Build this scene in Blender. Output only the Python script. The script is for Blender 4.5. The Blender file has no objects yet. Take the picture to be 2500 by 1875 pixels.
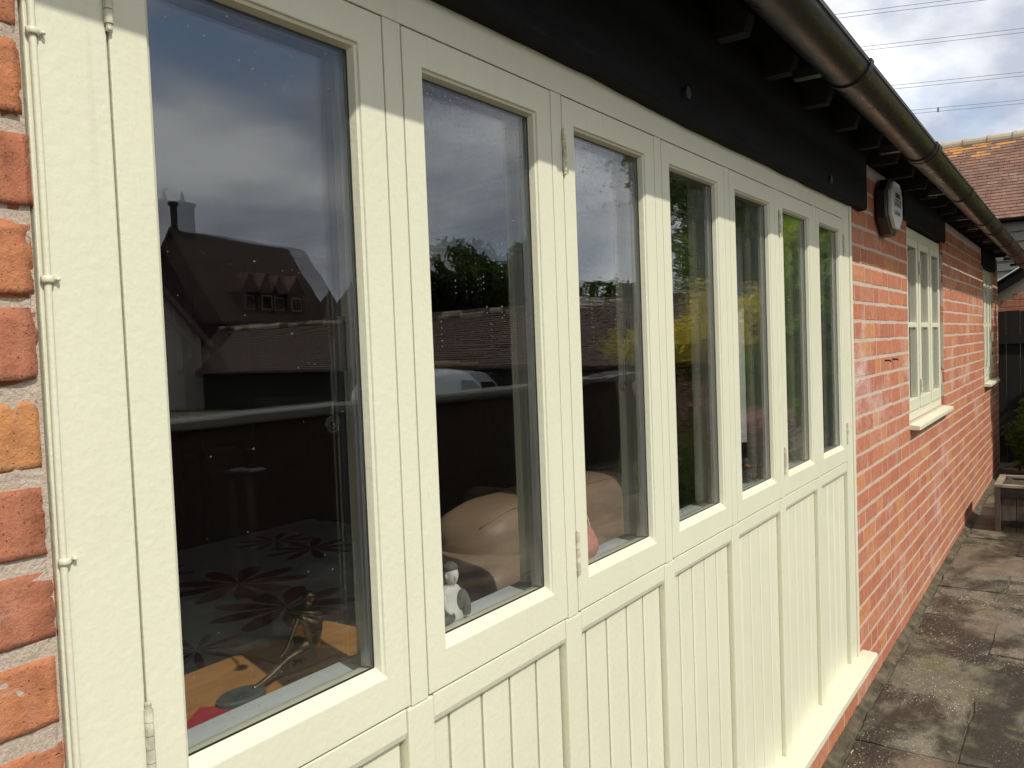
import bpy, bmesh, math, random
from mathutils import Vector, Matrix, noise
import numpy as np
rnd = random.Random(7)
sc = bpy.context.scene
C = sc.collection
R_ = math.radians
# ------------------------------------------------------------------ camera
# world: X along the cottage wall, -Y out of the wall (outdoors), Z up, eye level z = 0, paving about z = -1.43
cam = bpy.data.cameras.new('camera'); co = bpy.data.objects.new('camera', cam); C.objects.link(co)
cam.sensor_width = 36.0; cam.lens = 29.12; cam.clip_start = 0.02; cam.clip_end = 3000
_dx = Vector((0.5699, -0.0566, 0.8197)); _dn = Vector((0.0380, 0.9984, 0.0425)); _dx.normalize()
_dn = (_dn - _dx * _dn.dot(_dx)).normalized()
_dy = (-_dn).cross(_dx)
RM = Matrix((_dx, _dy, -_dn))                      # camera(x right, y down, z fwd) -> world
right = RM @ Vector((1, 0, 0)); up = RM @ Vector((0, -1, 0)); back = RM @ Vector((0, 0, -1))
CAM = Vector((0, -0.74, 0))
m = Matrix((right, up, back)).transposed().to_4x4(); m.translation = CAM
co.matrix_world = m
sc.camera = co
# ------------------------------------------------------------------ light
SUN_AZ, SUN_EL = R_(17), R_(48)
ldir = Vector((math.sin(SUN_AZ) * math.cos(SUN_EL), math.cos(SUN_AZ) * math.cos(SUN_EL), -math.sin(SUN_EL)))
sl = bpy.data.lights.new('sun', 'SUN'); so = bpy.data.objects.new('sun', sl); C.objects.link(so)
sl.energy = 3.45; sl.angle = R_(0.6); sl.color = (1.0, 0.95, 0.86)
so.rotation_euler = ldir.to_track_quat('-Z', 'Y').to_euler()
so.location = (-6, -20, 22)
w = bpy.data.worlds.new('World'); sc.world = w; w.use_nodes = True
nt = w.node_tree; N = nt.nodes; L = nt.links; N.clear()
wo = N.new('ShaderNodeOutputWorld'); sky = N.new('ShaderNodeTexSky'); sky.sky_type = 'NISHITA'; sky.sun_disc = False
sky.sun_elevation = SUN_EL
sd = -ldir
sky.sun_rotation = math.atan2(sd.x, sd.y)
sky.air_density = 1.0; sky.dust_density = 0.6; sky.ozone_density = 1.2
bg1 = N.new('ShaderNodeBackground'); bg1.inputs[1].default_value = 0.15; L.new(sky.outputs[0], bg1.inputs[0])
tc = N.new('ShaderNodeTexCoord'); sep = N.new('ShaderNodeSeparateXYZ'); L.new(tc.outputs['Generated'], sep.inputs[0])
def M_(nodes, links, op, a, b=None):
    n = nodes.new('ShaderNodeMath'); n.operation = op
    for i, v in enumerate((a, b)):
        if v is None: continue
        if isinstance(v, (int, float)): n.inputs[i].default_value = v
        else: links.new(v, n.inputs[i])
    return n.outputs[0]
zc = M_(N, L, 'ADD', M_(N, L, 'MAXIMUM', sep.outputs[2], 0.0), 0.42)
cx = M_(N, L, 'DIVIDE', sep.outputs[0], zc); cy = M_(N, L, 'DIVIDE', sep.outputs[1], zc)
cmb = N.new('ShaderNodeCombineXYZ'); L.new(cx, cmb.inputs[0]); L.new(cy, cmb.inputs[1]); cmb.inputs[2].default_value = 3.7
n1 = N.new('ShaderNodeTexNoise'); n1.inputs['Scale'].default_value = 2.1; n1.inputs['Detail'].default_value = 9; n1.inputs['Roughness'].default_value = 0.55
n1.inputs['Distortion'].default_value = 0.25
L.new(cmb.outputs[0], n1.inputs['Vector'])
r1 = N.new('ShaderNodeValToRGB'); r1.color_ramp.elements[0].position = 0.28; r1.color_ramp.elements[1].position = 0.48
L.new(n1.outputs[0], r1.inputs[0])
n2 = N.new('ShaderNodeTexNoise'); n2.inputs['Scale'].default_value = 3.1; n2.inputs['Detail'].default_value = 7; n2.inputs['Roughness'].default_value = 0.5
L.new(cmb.outputs[0], n2.inputs['Vector'])
r2 = N.new('ShaderNodeValToRGB')
r2.color_ramp.elements[0].position = 0.36; r2.color_ramp.elements[0].color = (0.42, 0.45, 0.53, 1)
r2.color_ramp.elements[1].position = 0.58; r2.color_ramp.elements[1].color = (1.0, 1.0, 1.0, 1)
L.new(n2.outputs[0], r2.inputs[0])
bg2 = N.new('ShaderNodeBackground'); bg2.inputs[1].default_value = 1.36; L.new(r2.outputs[0], bg2.inputs[0])
mx = N.new('ShaderNodeMixShader'); L.new(r1.outputs[0], mx.inputs[0]); L.new(bg1.outputs[0], mx.inputs[1]); L.new(bg2.outputs[0], mx.inputs[2])
L.new(mx.outputs[0], wo.inputs[0])
sc.view_settings.view_transform = 'Standard'; sc.view_settings.look = 'None'
sc.view_settings.exposure = 0.0; sc.view_settings.gamma = 1.0; sc.view_settings.use_curve_mapping = False
sc.render.engine = 'CYCLES'
cy_ = sc.cycles
cy_.use_denoising = True
try: cy_.denoiser = 'OPENIMAGEDENOISE'
except Exception: pass
cy_.max_bounces = 8; cy_.transparent_max_bounces = 16; cy_.glossy_bounces = 4; cy_.diffuse_bounces = 3; cy_.transmission_bounces = 6
cy_.caustics_reflective = False; cy_.caustics_refractive = False; cy_.sample_clamp_indirect = 6.0

# ------------------------------------------------------------------ material helpers
def new_mat(name):
    m = bpy.data.materials.new(name); m.use_nodes = True
    t = m.node_tree; t.nodes.clear()
    o = t.nodes.new('ShaderNodeOutputMaterial'); b = t.nodes.new('ShaderNodeBsdfPrincipled')
    t.links.new(b.outputs[0], o.inputs[0])
    return m, t, b, o
def coords(t, kind='Object', scale=(1, 1, 1)):
    if kind == 'World':
        g = t.nodes.new('ShaderNodeNewGeometry'); src = g.outputs['Position']
    else:
        g = t.nodes.new('ShaderNodeTexCoord'); src = g.outputs[kind]
    mp = t.nodes.new('ShaderNodeMapping'); mp.inputs['Scale'].default_value = scale
    t.links.new(src, mp.inputs[0]); return mp.outputs[0]
def noise_n(t, vec, scale, detail=6, rough=0.55, dist=0.0):
    n = t.nodes.new('ShaderNodeTexNoise'); n.inputs['Scale'].default_value = scale; n.inputs['Detail'].default_value = detail
    n.inputs['Roughness'].default_value = rough; n.inputs['Distortion'].default_value = dist
    t.links.new(vec, n.inputs['Vector']); return n.outputs[0]
def ramp(t, fac, stops):
    r = t.nodes.new('ShaderNodeValToRGB'); e = r.color_ramp.elements
    while len(e) < len(stops): e.new(0.5)
    for i, (p, c) in enumerate(stops):
        e[i].position = p; e[i].color = (c, c, c, 1) if isinstance(c, (int, float)) else (*c, 1)
    t.links.new(fac, r.inputs[0]); return r.outputs[0]
def mixc(t, fac, a, b, mode='MIX'):
    n = t.nodes.new('ShaderNodeMix'); n.data_type = 'RGBA'; n.blend_type = mode
    for i, v in ((0, fac), (6, a), (7, b)):
        if isinstance(v, (int, float)): n.inputs[i].default_value = v
        elif isinstance(v, tuple): n.inputs[i].default_value = (*v, 1)
        else: t.links.new(v, n.inputs[i])
    return n.outputs[2]
def bump(t, b, h, dist, strength=1.0):
    n = t.nodes.new('ShaderNodeBump'); n.inputs['Distance'].default_value = dist; n.inputs['Strength'].default_value = strength
    t.links.new(h, n.inputs['Height']); t.links.new(n.outputs[0], b.inputs['Normal']); return n
def setin(t, b, key, v):
    if isinstance(v, (int, float)): b.inputs[key].default_value = v
    elif isinstance(v, tuple): b.inputs[key].default_value = (*v, 1)
    else: t.links.new(v, b.inputs[key])
def simple(name, col, rough=0.6, col2=None, scale=8, bumpd=0.0, bscale=40, spec=0.5, metal=0.0, kind='Object', stretch=(1, 1, 1)):
    m, t, b, o = new_mat(name)
    v = coords(t, kind, stretch)
    col2 = col2 or tuple(c * 0.75 for c in col)
    c = ramp(t, noise_n(t, v, scale), [(0.3, col), (0.7, col2)])
    setin(t, b, 'Base Color', c); setin(t, b, 'Roughness', rough); setin(t, b, 'Metallic', metal); setin(t, b, 'Specular IOR Level', spec)
    if bumpd: bump(t, b, noise_n(t, v, bscale, 8, 0.6), bumpd)
    return m
MT = {}
# cream gloss paint: brush marks, tiny specks, faint grime
def mk_paint():
    m, t, b, o = new_mat('cream_paint')
    v = coords(t, 'World'); vs = coords(t, 'World', (60, 60, 3))
    c = ramp(t, noise_n(t, v, 3.0, 5), [(0.3, (0.70, 0.688, 0.525)), (0.7, (0.665, 0.655, 0.495))])
    sp = ramp(t, noise_n(t, v, 260, 2, 0.5), [(0.20, 0.0), (0.235, 1.0)])
    c = mixc(t, sp, (0.48, 0.45, 0.34), c)
    g = ramp(t, noise_n(t, coords(t, 'World', (14, 14, 2)), 2.0, 8, 0.65), [(0.58, 0.0), (0.8, 0.25)])
    c = mixc(t, g, c, (0.62, 0.58, 0.43))
    run = ramp(t, noise_n(t, coords(t, 'World', (55, 55, 1.6)), 1.0, 5, 0.6), [(0.60, 0.0), (0.74, 0.30)])
    c = mixc(t, run, c, (0.56, 0.53, 0.40))
    crk = ramp(t, noise_n(t, coords(t, 'World', (120, 120, 6)), 1.0, 3, 0.55, 0.6), [(0.245, 1.0), (0.26, 0.0)])
    c = mixc(t, M_(t.nodes, t.links, 'MULTIPLY', crk, 0.55), c, (0.30, 0.28, 0.20))
    setin(t, b, 'Base Color', c); setin(t, b, 'Roughness', ramp(t, noise_n(t, v, 18, 5), [(0.3, 0.34), (0.7, 0.52)])); setin(t, b, 'Specular IOR Level', 0.4)
    h = M_(t.nodes, t.links, 'ADD', M_(t.nodes, t.links, 'MULTIPLY', noise_n(t, vs, 4, 6, 0.6), 0.35), noise_n(t, v, 90, 4, 0.55))
    bump(t, b, h, 0.0009, 0.9)
    return m
MT['paint'] = mk_paint()
MT['paint_grey'] = simple('grey_white_paint', (0.60, 0.62, 0.62), 0.5, (0.54, 0.56, 0.57), 20, 0.0003, 80)
def mk_brick(name, near=False):
    m, t, b, o = new_mat(name)
    oi = t.nodes.new('ShaderNodeObjectInfo'); at = t.nodes.new('ShaderNodeAttribute'); at.attribute_name = 'tint'
    f = M_(t.nodes, t.links, 'FRACT', M_(t.nodes, t.links, 'ADD', oi.outputs['Random'], at.outputs['Fac']))
    base = ramp(t, f, [(0.0, (0.455, 0.165, 0.085)), (0.25, (0.49, 0.19, 0.10)), (0.5, (0.44, 0.155, 0.085)), (0.68, (0.41, 0.15, 0.095)), (0.82, (0.49, 0.21, 0.125)), (0.96, (0.52, 0.225, 0.095))])
    v = coords(t, 'World')
    mott = ramp(t, noise_n(t, v, 38, 8, 0.65), [(0.28, 0.62), (0.5, 1.0), (0.75, 1.22)])
    c = mixc(t, 1.0, base, mott, 'MULTIPLY')
    # streaky firing marks
    st = ramp(t, noise_n(t, coords(t, 'World', (90, 1, 7)), 1.0, 4, 0.6), [(0.45, 0.0), (0.75, 0.42)])
    c = mixc(t, st, c, (0.50, 0.24, 0.16))
    # lime bloom
    ef = ramp(t, noise_n(t, coords(t, 'World', (1.0, 1, 1.25)), 1.6, 8, 0.74), [(0.53, 0.0), (0.62, 0.5), (0.69, 1.0)])
    fine = ramp(t, noise_n(t, v, 120, 4, 0.6), [(0.35, 0.25), (0.65, 1.0)])
    c = mixc(t, M_(t.nodes, t.links, 'MULTIPLY', ef, fine), c, (0.70, 0.57, 0.52))
    pits = ramp(t, noise_n(t, v, 330, 3, 0.5), [(0.27, 0.0), (0.34, 1.0)])
    c = mixc(t, pits, (0.10, 0.035, 0.025), c)
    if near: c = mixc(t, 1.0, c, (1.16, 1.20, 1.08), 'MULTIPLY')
    setin(t, b, 'Base Color', c); setin(t, b, 'Roughness', 0.88); setin(t, b, 'Specular IOR Level', 0.25)
    h = M_(t.nodes, t.links, 'ADD', noise_n(t, v, 170, 10, 0.72), M_(t.nodes, t.links, 'MULTIPLY', pits, 0.5))
    bump(t, b, h, 0.0036 if near else 0.0016, 1.0)
    return m
MT['brick'] = mk_brick('red_brick'); MT['brick_near'] = mk_brick('red_brick_close', True)
def mk_mortar():
    m, t, b, o = new_mat('lime_mortar')
    v = coords(t, 'World')
    c = ramp(t, noise_n(t, v, 24, 8, 0.6), [(0.3, (0.50, 0.385, 0.285)), (0.7, (0.62, 0.50, 0.39))])
    gr = ramp(t, noise_n(t, v, 420, 2, 0.5), [(0.35, (0.32, 0.28, 0.23)), (0.62, (0.62, 0.56, 0.48))])
    c = mixc(t, 0.35, c, gr)
    setin(t, b, 'Base Color', c); setin(t, b, 'Roughness', 0.95); setin(t, b, 'Specular IOR Level', 0.15)
    bump(t, b, noise_n(t, v, 260, 8, 0.7), 0.003, 1.0)
    return m
MT['mortar'] = mk_mortar()
def mk_beam():
    m, t, b, o = new_mat('black_stained_oak')
    v = coords(t, 'World', (1.2, 12, 14))
    c = ramp(t, noise_n(t, v, 3, 8, 0.65), [(0.3, (0.005, 0.005, 0.006)), (0.75, (0.014, 0.014, 0.014))])
    dst = ramp(t, noise_n(t, coords(t, 'World', (2.5, 30, 40)), 2.0, 8, 0.7), [(0.60, 0.0), (0.75, 0.5)])
    c = mixc(t, dst, c, (0.055, 0.052, 0.047))
    setin(t, b, 'Base Color', c); setin(t, b, 'Roughness', 0.8); setin(t, b, 'Specular IOR Level', 0.18)
    bump(t, b, noise_n(t, v, 4, 10, 0.7), 0.006, 0.9)
    return m
MT['beam'] = mk_beam()
MT['rafter'] = simple('weathered_black_rafter', (0.012, 0.012, 0.012), 0.85, (0.030, 0.029, 0.027), 9, 0.001, 60)
MT['roofboard'] = simple('roof_underboard', (0.012, 0.012, 0.013), 0.9, (0.02, 0.02, 0.02), 5)
def mk_gutter():
    m, t, b, o = new_mat('brown_gutter_plastic')
    v = coords(t, 'World')
    g = ramp(t, noise_n(t, coords(t, 'World', (1.5, 8, 8)), 3, 8, 0.6), [(0.35, (0.017, 0.017, 0.017)), (0.6, (0.024, 0.025, 0.022)), (0.82, (0.055, 0.055, 0.042))])
    setin(t, b, 'Base Color', g)
    setin(t, b, 'Roughness', ramp(t, noise_n(t, v, 14, 7), [(0.3, 0.22), (0.75, 0.45)])); setin(t, b, 'Specular IOR Level', 0.38)
    bump(t, b, noise_n(t, v, 120, 4), 0.0003)
    return m
MT['gutter'] = mk_gutter()
MT['black_plastic'] = simple('black_plastic', (0.010, 0.010, 0.012), 0.35, (0.014, 0.014, 0.016), 10)
def mk_glass(name, wave, seed, r0=0.054):
    m, t, b, o = new_mat(name); t.nodes.remove(b)
    nd, lk = t.nodes, t.links
    g = nd.new('ShaderNodeNewGeometry')
    dp = nd.new('ShaderNodeVectorMath'); dp.operation = 'DOT_PRODUCT'; lk.new(g.outputs['Normal'], dp.inputs[0]); lk.new(g.outputs['Incoming'], dp.inputs[1])
    c = M_(nd, lk, 'ABSOLUTE', dp.outputs['Value'])
    f = M_(nd, lk, 'ADD', M_(nd, lk, 'MULTIPLY', M_(nd, lk, 'POWER', M_(nd, lk, 'SUBTRACT', 1.0, c), 5.0), 1 - r0), r0)
    tr = nd.new('ShaderNodeBsdfTransparent'); tr.inputs[0].default_value = (0.965, 0.975, 0.97, 1)
    gl = nd.new('ShaderNodeBsdfGlossy'); gl.inputs['Roughness'].default_value = 0.0; gl.inputs['Color'].default_value = (0.97, 0.98, 1.0, 1)
    v = coords(t, 'World', (5, 1, 1))
    h = noise_n(t, coords(t, 'World', (2.2 + seed * 0.1, 1, 26)), 1.0 + seed * 0.07, 3, 0.5, 0.3)
    h2 = noise_n(t, v, 2.0 + seed * 0.1, 2)
    hh = M_(nd, lk, 'ADD', M_(nd, lk, 'MULTIPLY', h, wave), M_(nd, lk, 'MULTIPLY', h2, 0.35))
    bp = nd.new('ShaderNodeBump'); bp.inputs['Distance'].default_value = 0.00035; bp.inputs['Strength'].default_value = 1.0
    lk.new(hh, bp.inputs['Height']); lk.new(bp.outputs[0], gl.inputs['Normal'])
    ms = nd.new('ShaderNodeMixShader'); lk.new(f, ms.inputs[0]); lk.new(tr.outputs[0], ms.inputs[1]); lk.new(gl.outputs[0], ms.inputs[2])
    lk.new(ms.outputs[0], o.inputs[0])
    return m
WAVE = [0.05, 0.10, 0.7, 1.9, 1.7, 2.0, 1.5]
GL = [mk_glass('window_glass_%d' % i, WAVE[i], i) for i in range(7)]
GLW = mk_glass('casement_glass', 0.5, 3)
MT['gasket'] = simple('black_gasket', (0.012, 0.012, 0.013), 0.5)
MT['spacer'] = simple('aluminium_spacer', (0.45, 0.46, 0.47), 0.35, metal=0.8)
MT['water'] = None
def mk_water():
    m, t, b, o = new_mat('rain_water'); setin(t, b, 'Base Color', (0.95, 0.97, 1.0)); setin(t, b, 'Roughness', 0.02)
    b.inputs['IOR'].default_value = 1.33; b.inputs['Transmission Weight'].default_value = 1.0
    v = coords(t, 'World'); setin(t, b, 'Roughness', ramp(t, noise_n(t, v, 30, 2), [(0.3, 0.0), (0.7, 0.04)]))
    return m
MT['water'] = mk_water()
MT['iron'] = simple('painted_hinge_steel', (0.70, 0.67, 0.52), 0.45, (0.36, 0.33, 0.26), 70, 0.0006, 200, kind='World')
MT['blackiron'] = simple('black_iron', (0.015, 0.015, 0.016), 0.45)
def mk_slab():
    m, t, b, o = new_mat('wet_stone_flags')
    oi = t.nodes.new('ShaderNodeObjectInfo')
    v = coords(t, 'World')
    base = ramp(t, oi.outputs['Random'], [(0.0, (0.165, 0.135, 0.09)), (0.35, (0.165, 0.118, 0.08)), (0.65, (0.195, 0.17, 0.125)), (1.0, (0.145, 0.13, 0.085))])
    c = mixc(t, 1.0, base, ramp(t, noise_n(t, v, 9, 9, 0.65), [(0.25, 0.60), (0.75, 1.35)]), 'MULTIPLY')
    # pale dried patches
    dry = ramp(t, noise_n(t, v, 1.9, 5, 0.55, 0.4), [(0.50, 0.0), (0.66, 1.0)])
    c = mixc(t, M_(t.nodes, t.links, 'MULTIPLY', dry, 0.55), c, (0.25, 0.215, 0.16))
    # algae
    al = ramp(t, noise_n(t, coords(t, 'World', (1.3, 1, 1)), 3.3, 7, 0.6), [(0.52, 0.0), (0.66, 0.75)])
    c = mixc(t, al, c, (0.125, 0.115, 0.045))
    # wet / black stains
    wet = ramp(t, noise_n(t, coords(t, 'World', (1, 1.2, 1)), 1.9, 9, 0.66, 0.3), [(0.46, 0.0), (0.50, 0.5), (0.56, 1.0)])
    c = mixc(t, M_(t.nodes, t.links, 'MULTIPLY', wet, 0.9), c, (0.024, 0.021, 0.016))
    # lichen specks and petals
    sp = M_(t.nodes, t.links, 'MULTIPLY', ramp(t, noise_n(t, coords(t, 'World', (1, 1.6, 1)), 95, 3, 0.55), [(0.645, 0.0), (0.675, 1.0)]), ramp(t, noise_n(t, v, 2.2, 3), [(0.42, 0.0), (0.56, 1.0)]))
    c = mixc(t, sp, c, (0.62, 0.60, 0.54))
    setin(t, b, 'Base Color', c)
    setin(t, b, 'Roughness', ramp(t, wet, [(0.0, 0.8), (1.0, 0.30)])); setin(t, b, 'Specular IOR Level', 0.35)
    h = M_(t.nodes, t.links, 'ADD', noise_n(t, v, 22, 9, 0.65), M_(t.nodes, t.links, 'MULTIPLY', noise_n(t, v, 190, 6, 0.6), 0.25))
    bump(t, b, h, 0.014, 1.0)
    return m
MT['slab'] = mk_slab()
MT['joint'] = simple('paving_joint_grit', (0.15, 0.135, 0.10), 0.95, (0.06, 0.06, 0.03), 14, 0.006, 130, kind='World')
MT['fillet'] = simple('mossy_mortar_fillet', (0.17, 0.135, 0.085), 0.95, (0.035, 0.032, 0.016), 16, 0.010, 120, kind='World')
MT['ground'] = simple('rough_grass_ground', (0.07, 0.085, 0.03), 0.95, (0.11, 0.10, 0.05), 0.4, 0.02, 6, kind='World')
MT['lane'] = simple('lane_asphalt', (0.05, 0.05, 0.05), 0.9, (0.07, 0.068, 0.062), 3, 0.004, 90, kind='World')
MT['leather'] = simple('tan_leather', (0.30, 0.20, 0.13), 0.5, (0.25, 0.165, 0.105), 5, 0.0007, 160)
MT['stitch'] = simple('leather_piping', (0.36, 0.25, 0.165), 0.5)
MT['wood'] = simple('orange_pine', (0.50, 0.25, 0.085), 0.4, (0.38, 0.17, 0.05), 4, 0.0003, 60, stretch=(2, 14, 2))
MT['bronze'] = simple('dark_bronze', (0.40, 0.30, 0.16), 0.22, (0.20, 0.145, 0.075), 30, 0.0004, 180, metal=0.9)
MT['slate'] = simple('dark_slate', (0.055, 0.06, 0.065), 0.6, (0.09, 0.095, 0.10), 14, 0.0006, 120)
MT['white_clay'] = simple('white_resin', (0.72, 0.70, 0.65), 0.7, (0.60, 0.58, 0.53), 40, 0.0006, 220)
MT['grey_clay'] = simple('grey_resin', (0.14, 0.135, 0.125), 0.6, (0.09, 0.085, 0.08), 60, 0.0005, 220)
MT['pink'] = simple('pink_fabric', (0.66, 0.27, 0.22), 0.7, (0.55, 0.20, 0.16), 25, 0.0015, 60)
MT['white_plain'] = simple('white_plastic', (0.72, 0.72, 0.70), 0.4, (0.66, 0.66, 0.64), 12)
MT['red_card'] = simple('red_card', (0.45, 0.02, 0.04), 0.6)
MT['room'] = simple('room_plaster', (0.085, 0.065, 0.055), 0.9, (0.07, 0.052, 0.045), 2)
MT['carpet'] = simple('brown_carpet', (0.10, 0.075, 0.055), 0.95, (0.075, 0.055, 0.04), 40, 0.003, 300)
MT['curtain'] = simple('dark_red_curtain', (0.14, 0.02, 0.025), 0.9, (0.09, 0.015, 0.02), 6)
MT['print'] = simple('printed_grey', (0.06, 0.06, 0.06), 0.6)
MT['rooftile'] = None
def mk_rooftile():
    m, t, b, o = new_mat('clay_roof_tile')
    oi = t.nodes.new('ShaderNodeObjectInfo'); at = t.nodes.new('ShaderNodeAttribute'); at.attribute_name = 'tint'
    f = M_(t.nodes, t.links, 'FRACT', M_(t.nodes, t.links, 'ADD', oi.outputs['Random'], at.outputs['Fac']))
    base = ramp(t, f, [(0.0, (0.185, 0.10, 0.07)), (0.3, (0.21, 0.115, 0.08)), (0.6, (0.155, 0.09, 0.07)), (0.85, (0.235, 0.135, 0.092)), (1.0, (0.19, 0.115, 0.085))])
    v = coords(t, 'World')
    c = mixc(t, 1.0, base, ramp(t, noise_n(t, v, 7, 8, 0.65), [(0.25, 0.7), (0.75, 1.25)]), 'MULTIPLY')
    li = ramp(t, noise_n(t, v, 3.1, 8, 0.7), [(0.60, 0.0), (0.72, 0.6)])
    c = mixc(t, li, c, (0.36, 0.31, 0.24))
    setin(t, b, 'Base Color', c); setin(t, b, 'Roughness', 0.9); setin(t, b, 'Specular IOR Level', 0.2)
    bump(t, b, noise_n(t, v, 60, 6), 0.004)
    return m
MT['rooftile'] = mk_rooftile()
MT['oldtile'] = simple('dark_old_tiles', (0.115, 0.072, 0.055), 0.9, (0.07, 0.05, 0.042), 1.6, 0.004, 40, kind='World')
MT['ridge'] = simple('lichened_ridge_tile', (0.42, 0.41, 0.38), 0.9, (0.40, 0.30, 0.16), 3.5, 0.004, 60, kind='World')
MT['orange_tile'] = simple('orange_lichened_tile', (0.50, 0.24, 0.045), 0.9, (0.30, 0.15, 0.08), 6, 0.004, 60, kind='World')
MT['weatherboard'] = simple('silvered_weatherboard', (0.24, 0.22, 0.20), 0.85, (0.13, 0.12, 0.11), 5, 0.002, 60, stretch=(1, 1, 9), kind='World')
MT['oldtimber'] = simple('weathered_planter_timber', (0.105, 0.08, 0.06), 0.85, (0.05, 0.037, 0.028), 9, 0.002, 60, stretch=(4, 4, 1), kind='World')
MT['paletimber'] = simple('bleached_timber_edge', (0.33, 0.28, 0.20), 0.85, (0.15, 0.12, 0.085), 12, 0.001, 60, kind='World')
MT['soil'] = simple('dark_soil', (0.045, 0.030, 0.022), 0.95, (0.085, 0.06, 0.045), 40, 0.01, 90, kind='World')
MT['darkboard'] = simple('dark_brown_boards', (0.014, 0.011, 0.009), 0.9, (0.009, 0.008, 0.007), 6, 0.002, 60, stretch=(6, 6, 1), kind='World')
MT['tin'] = simple('corrugated_tin', (0.5, 0.5, 0.48), 0.5, (0.34, 0.33, 0.30), 6, metal=0.3, kind='World')
MT['vanwhite'] = simple('white_van_paint', (0.82, 0.83, 0.85), 0.12, (0.80, 0.81, 0.83), 3)
MT['vanglass'] = simple('dark_vehicle_glass', (0.015, 0.017, 0.02), 0.08)
MT['rubber'] = simple('tyre_rubber', (0.02, 0.02, 0.02), 0.85)
MT['alu'] = simple('ladder_aluminium', (0.62, 0.63, 0.64), 0.4, (0.5, 0.51, 0.52), 10, metal=0.7)
MT['yellowrail'] = simple('yellow_ladder_tag', (0.6, 0.42, 0.05), 0.5)
MT['render'] = simple('pale_render', (0.42, 0.39, 0.34), 0.9, (0.36, 0.33, 0.28), 2, kind='World')
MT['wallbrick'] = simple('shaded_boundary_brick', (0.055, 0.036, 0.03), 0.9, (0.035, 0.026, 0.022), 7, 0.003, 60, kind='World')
MT['oldmortar'] = simple('dark_old_mortar', (0.07, 0.06, 0.05), 0.95, (0.05, 0.042, 0.035), 6, kind='World')  # plain dark mortar tone for the boundary wall core
MT['coping'] = simple('stone_coping', (0.24, 0.235, 0.215), 0.85, (0.16, 0.155, 0.14), 8, 0.002, 60, kind='World')
MT['bark'] = simple('tree_bark', (0.10, 0.075, 0.05), 0.95, (0.06, 0.045, 0.03), 8, 0.01, 30, stretch=(4, 4, 1))
MT['wire'] = simple('conductor_wire', (0.20, 0.20, 0.21), 0.6)
def leaf_mat(name, a, b_, rough=0.5):
    m, t, b, o = new_mat(name)
    v = coords(t, 'World')
    f = M_(t.nodes, t.links, 'ADD', M_(t.nodes, t.links, 'MULTIPLY', noise_n(t, v, 2.2, 3), 0.5), M_(t.nodes, t.links, 'MULTIPLY', noise_n(t, v, 37, 2), 0.5))
    c = ramp(t, f, [(0.36, a), (0.64, b_)])
    setin(t, b, 'Base Color', c); setin(t, b, 'Roughness', rough); setin(t, b, 'Specular IOR Level', 0.35)
    tl = t.nodes.new('ShaderNodeBsdfTranslucent'); t.links.new(mixc(t, 1.0, c, (1.7, 1.6, 0.9), 'MULTIPLY'), tl.inputs[0])
    ms = t.nodes.new('ShaderNodeMixShader'); ms.inputs[0].default_value = 0.6
    t.links.new(b.outputs[0], ms.inputs[1]); t.links.new(tl.outputs[0], ms.inputs[2]); t.links.new(ms.outputs[0], o.inputs[0])
    return m
MT['leaf_dark'] = leaf_mat('dark_foliage', (0.030, 0.050, 0.014), (0.065, 0.095, 0.028))
MT['leaf_mid'] = leaf_mat('mid_foliage', (0.065, 0.115, 0.02), (0.13, 0.19, 0.045))
MT['leaf_bright'] = leaf_mat('bright_foliage', (0.15, 0.25, 0.025), (0.27, 0.39, 0.06))
MT['leaf_yellow'] = leaf_mat('yellow_foliage', (0.36, 0.34, 0.06), (0.50, 0.45, 0.11))
MT['leaf_pink'] = leaf_mat('mauve_flowers', (0.42, 0.24, 0.33), (0.58, 0.42, 0.50))
def mk_rug():
    m, t, b, o = new_mat('floral_rug')
    nd, lk = t.nodes, t.links
    v = coords(t, 'Object')
    vo = nd.new('ShaderNodeTexVoronoi'); vo.feature = 'F1'; vo.inputs['Scale'].default_value = 1.9; vo.inputs['Randomness'].default_value = 0.55; lk.new(v, vo.inputs['Vector'])
    sb = nd.new('ShaderNodeVectorMath'); sb.operation = 'SUBTRACT'; lk.new(v, sb.inputs[0]); lk.new(vo.outputs['Position'], sb.inputs[1])
    # Position output is in texture space; angle from local offset
    sc_ = nd.new('ShaderNodeVectorMath'); sc_.operation = 'SCALE'; sc_.inputs['Scale'].default_value = 1.9; lk.new(v, sc_.inputs[0])
    sb2 = nd.new('ShaderNodeVectorMath'); sb2.operation = 'SUBTRACT'; lk.new(sc_.outputs[0], sb2.inputs[0]); lk.new(vo.outputs['Position'], sb2.inputs[1])
    sp = nd.new('ShaderNodeSeparateXYZ'); lk.new(sb.outputs[0], sp.inputs[0])
    an = M_(nd, lk, 'ARCTAN2', sp.outputs[1], sp.outputs[0])
    pet = M_(nd, lk, 'ABSOLUTE', M_(nd, lk, 'COSINE', M_(nd, lk, 'MULTIPLY', an, 4.5)))
    rad = M_(nd, lk, 'MULTIPLY', M_(nd, lk, 'ADD', M_(nd, lk, 'MULTIPLY', pet, 0.30), 0.22), 1.0)
    inside = ramp(t, M_(nd, lk, 'ADD', M_(nd, lk, 'SUBTRACT', rad, vo.outputs['Distance']), 0.5), [(0.49, 0.0), (0.51, 1.0)])
    vein = ramp(t, pet, [(0.25, 0.0), (0.4, 1.0)])
    fl = mixc(t, vein, (0.62, 0.58, 0.55), (0.22, 0.012, 0.03))
    c = mixc(t, inside, (0.52, 0.52, 0.52), fl)
    setin(t, b, 'Base Color', c); setin(t, b, 'Roughness', 0.95)
    bump(t, b, noise_n(t, v, 300, 3), 0.002)
    return m
MT['rug'] = mk_rug()

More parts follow.
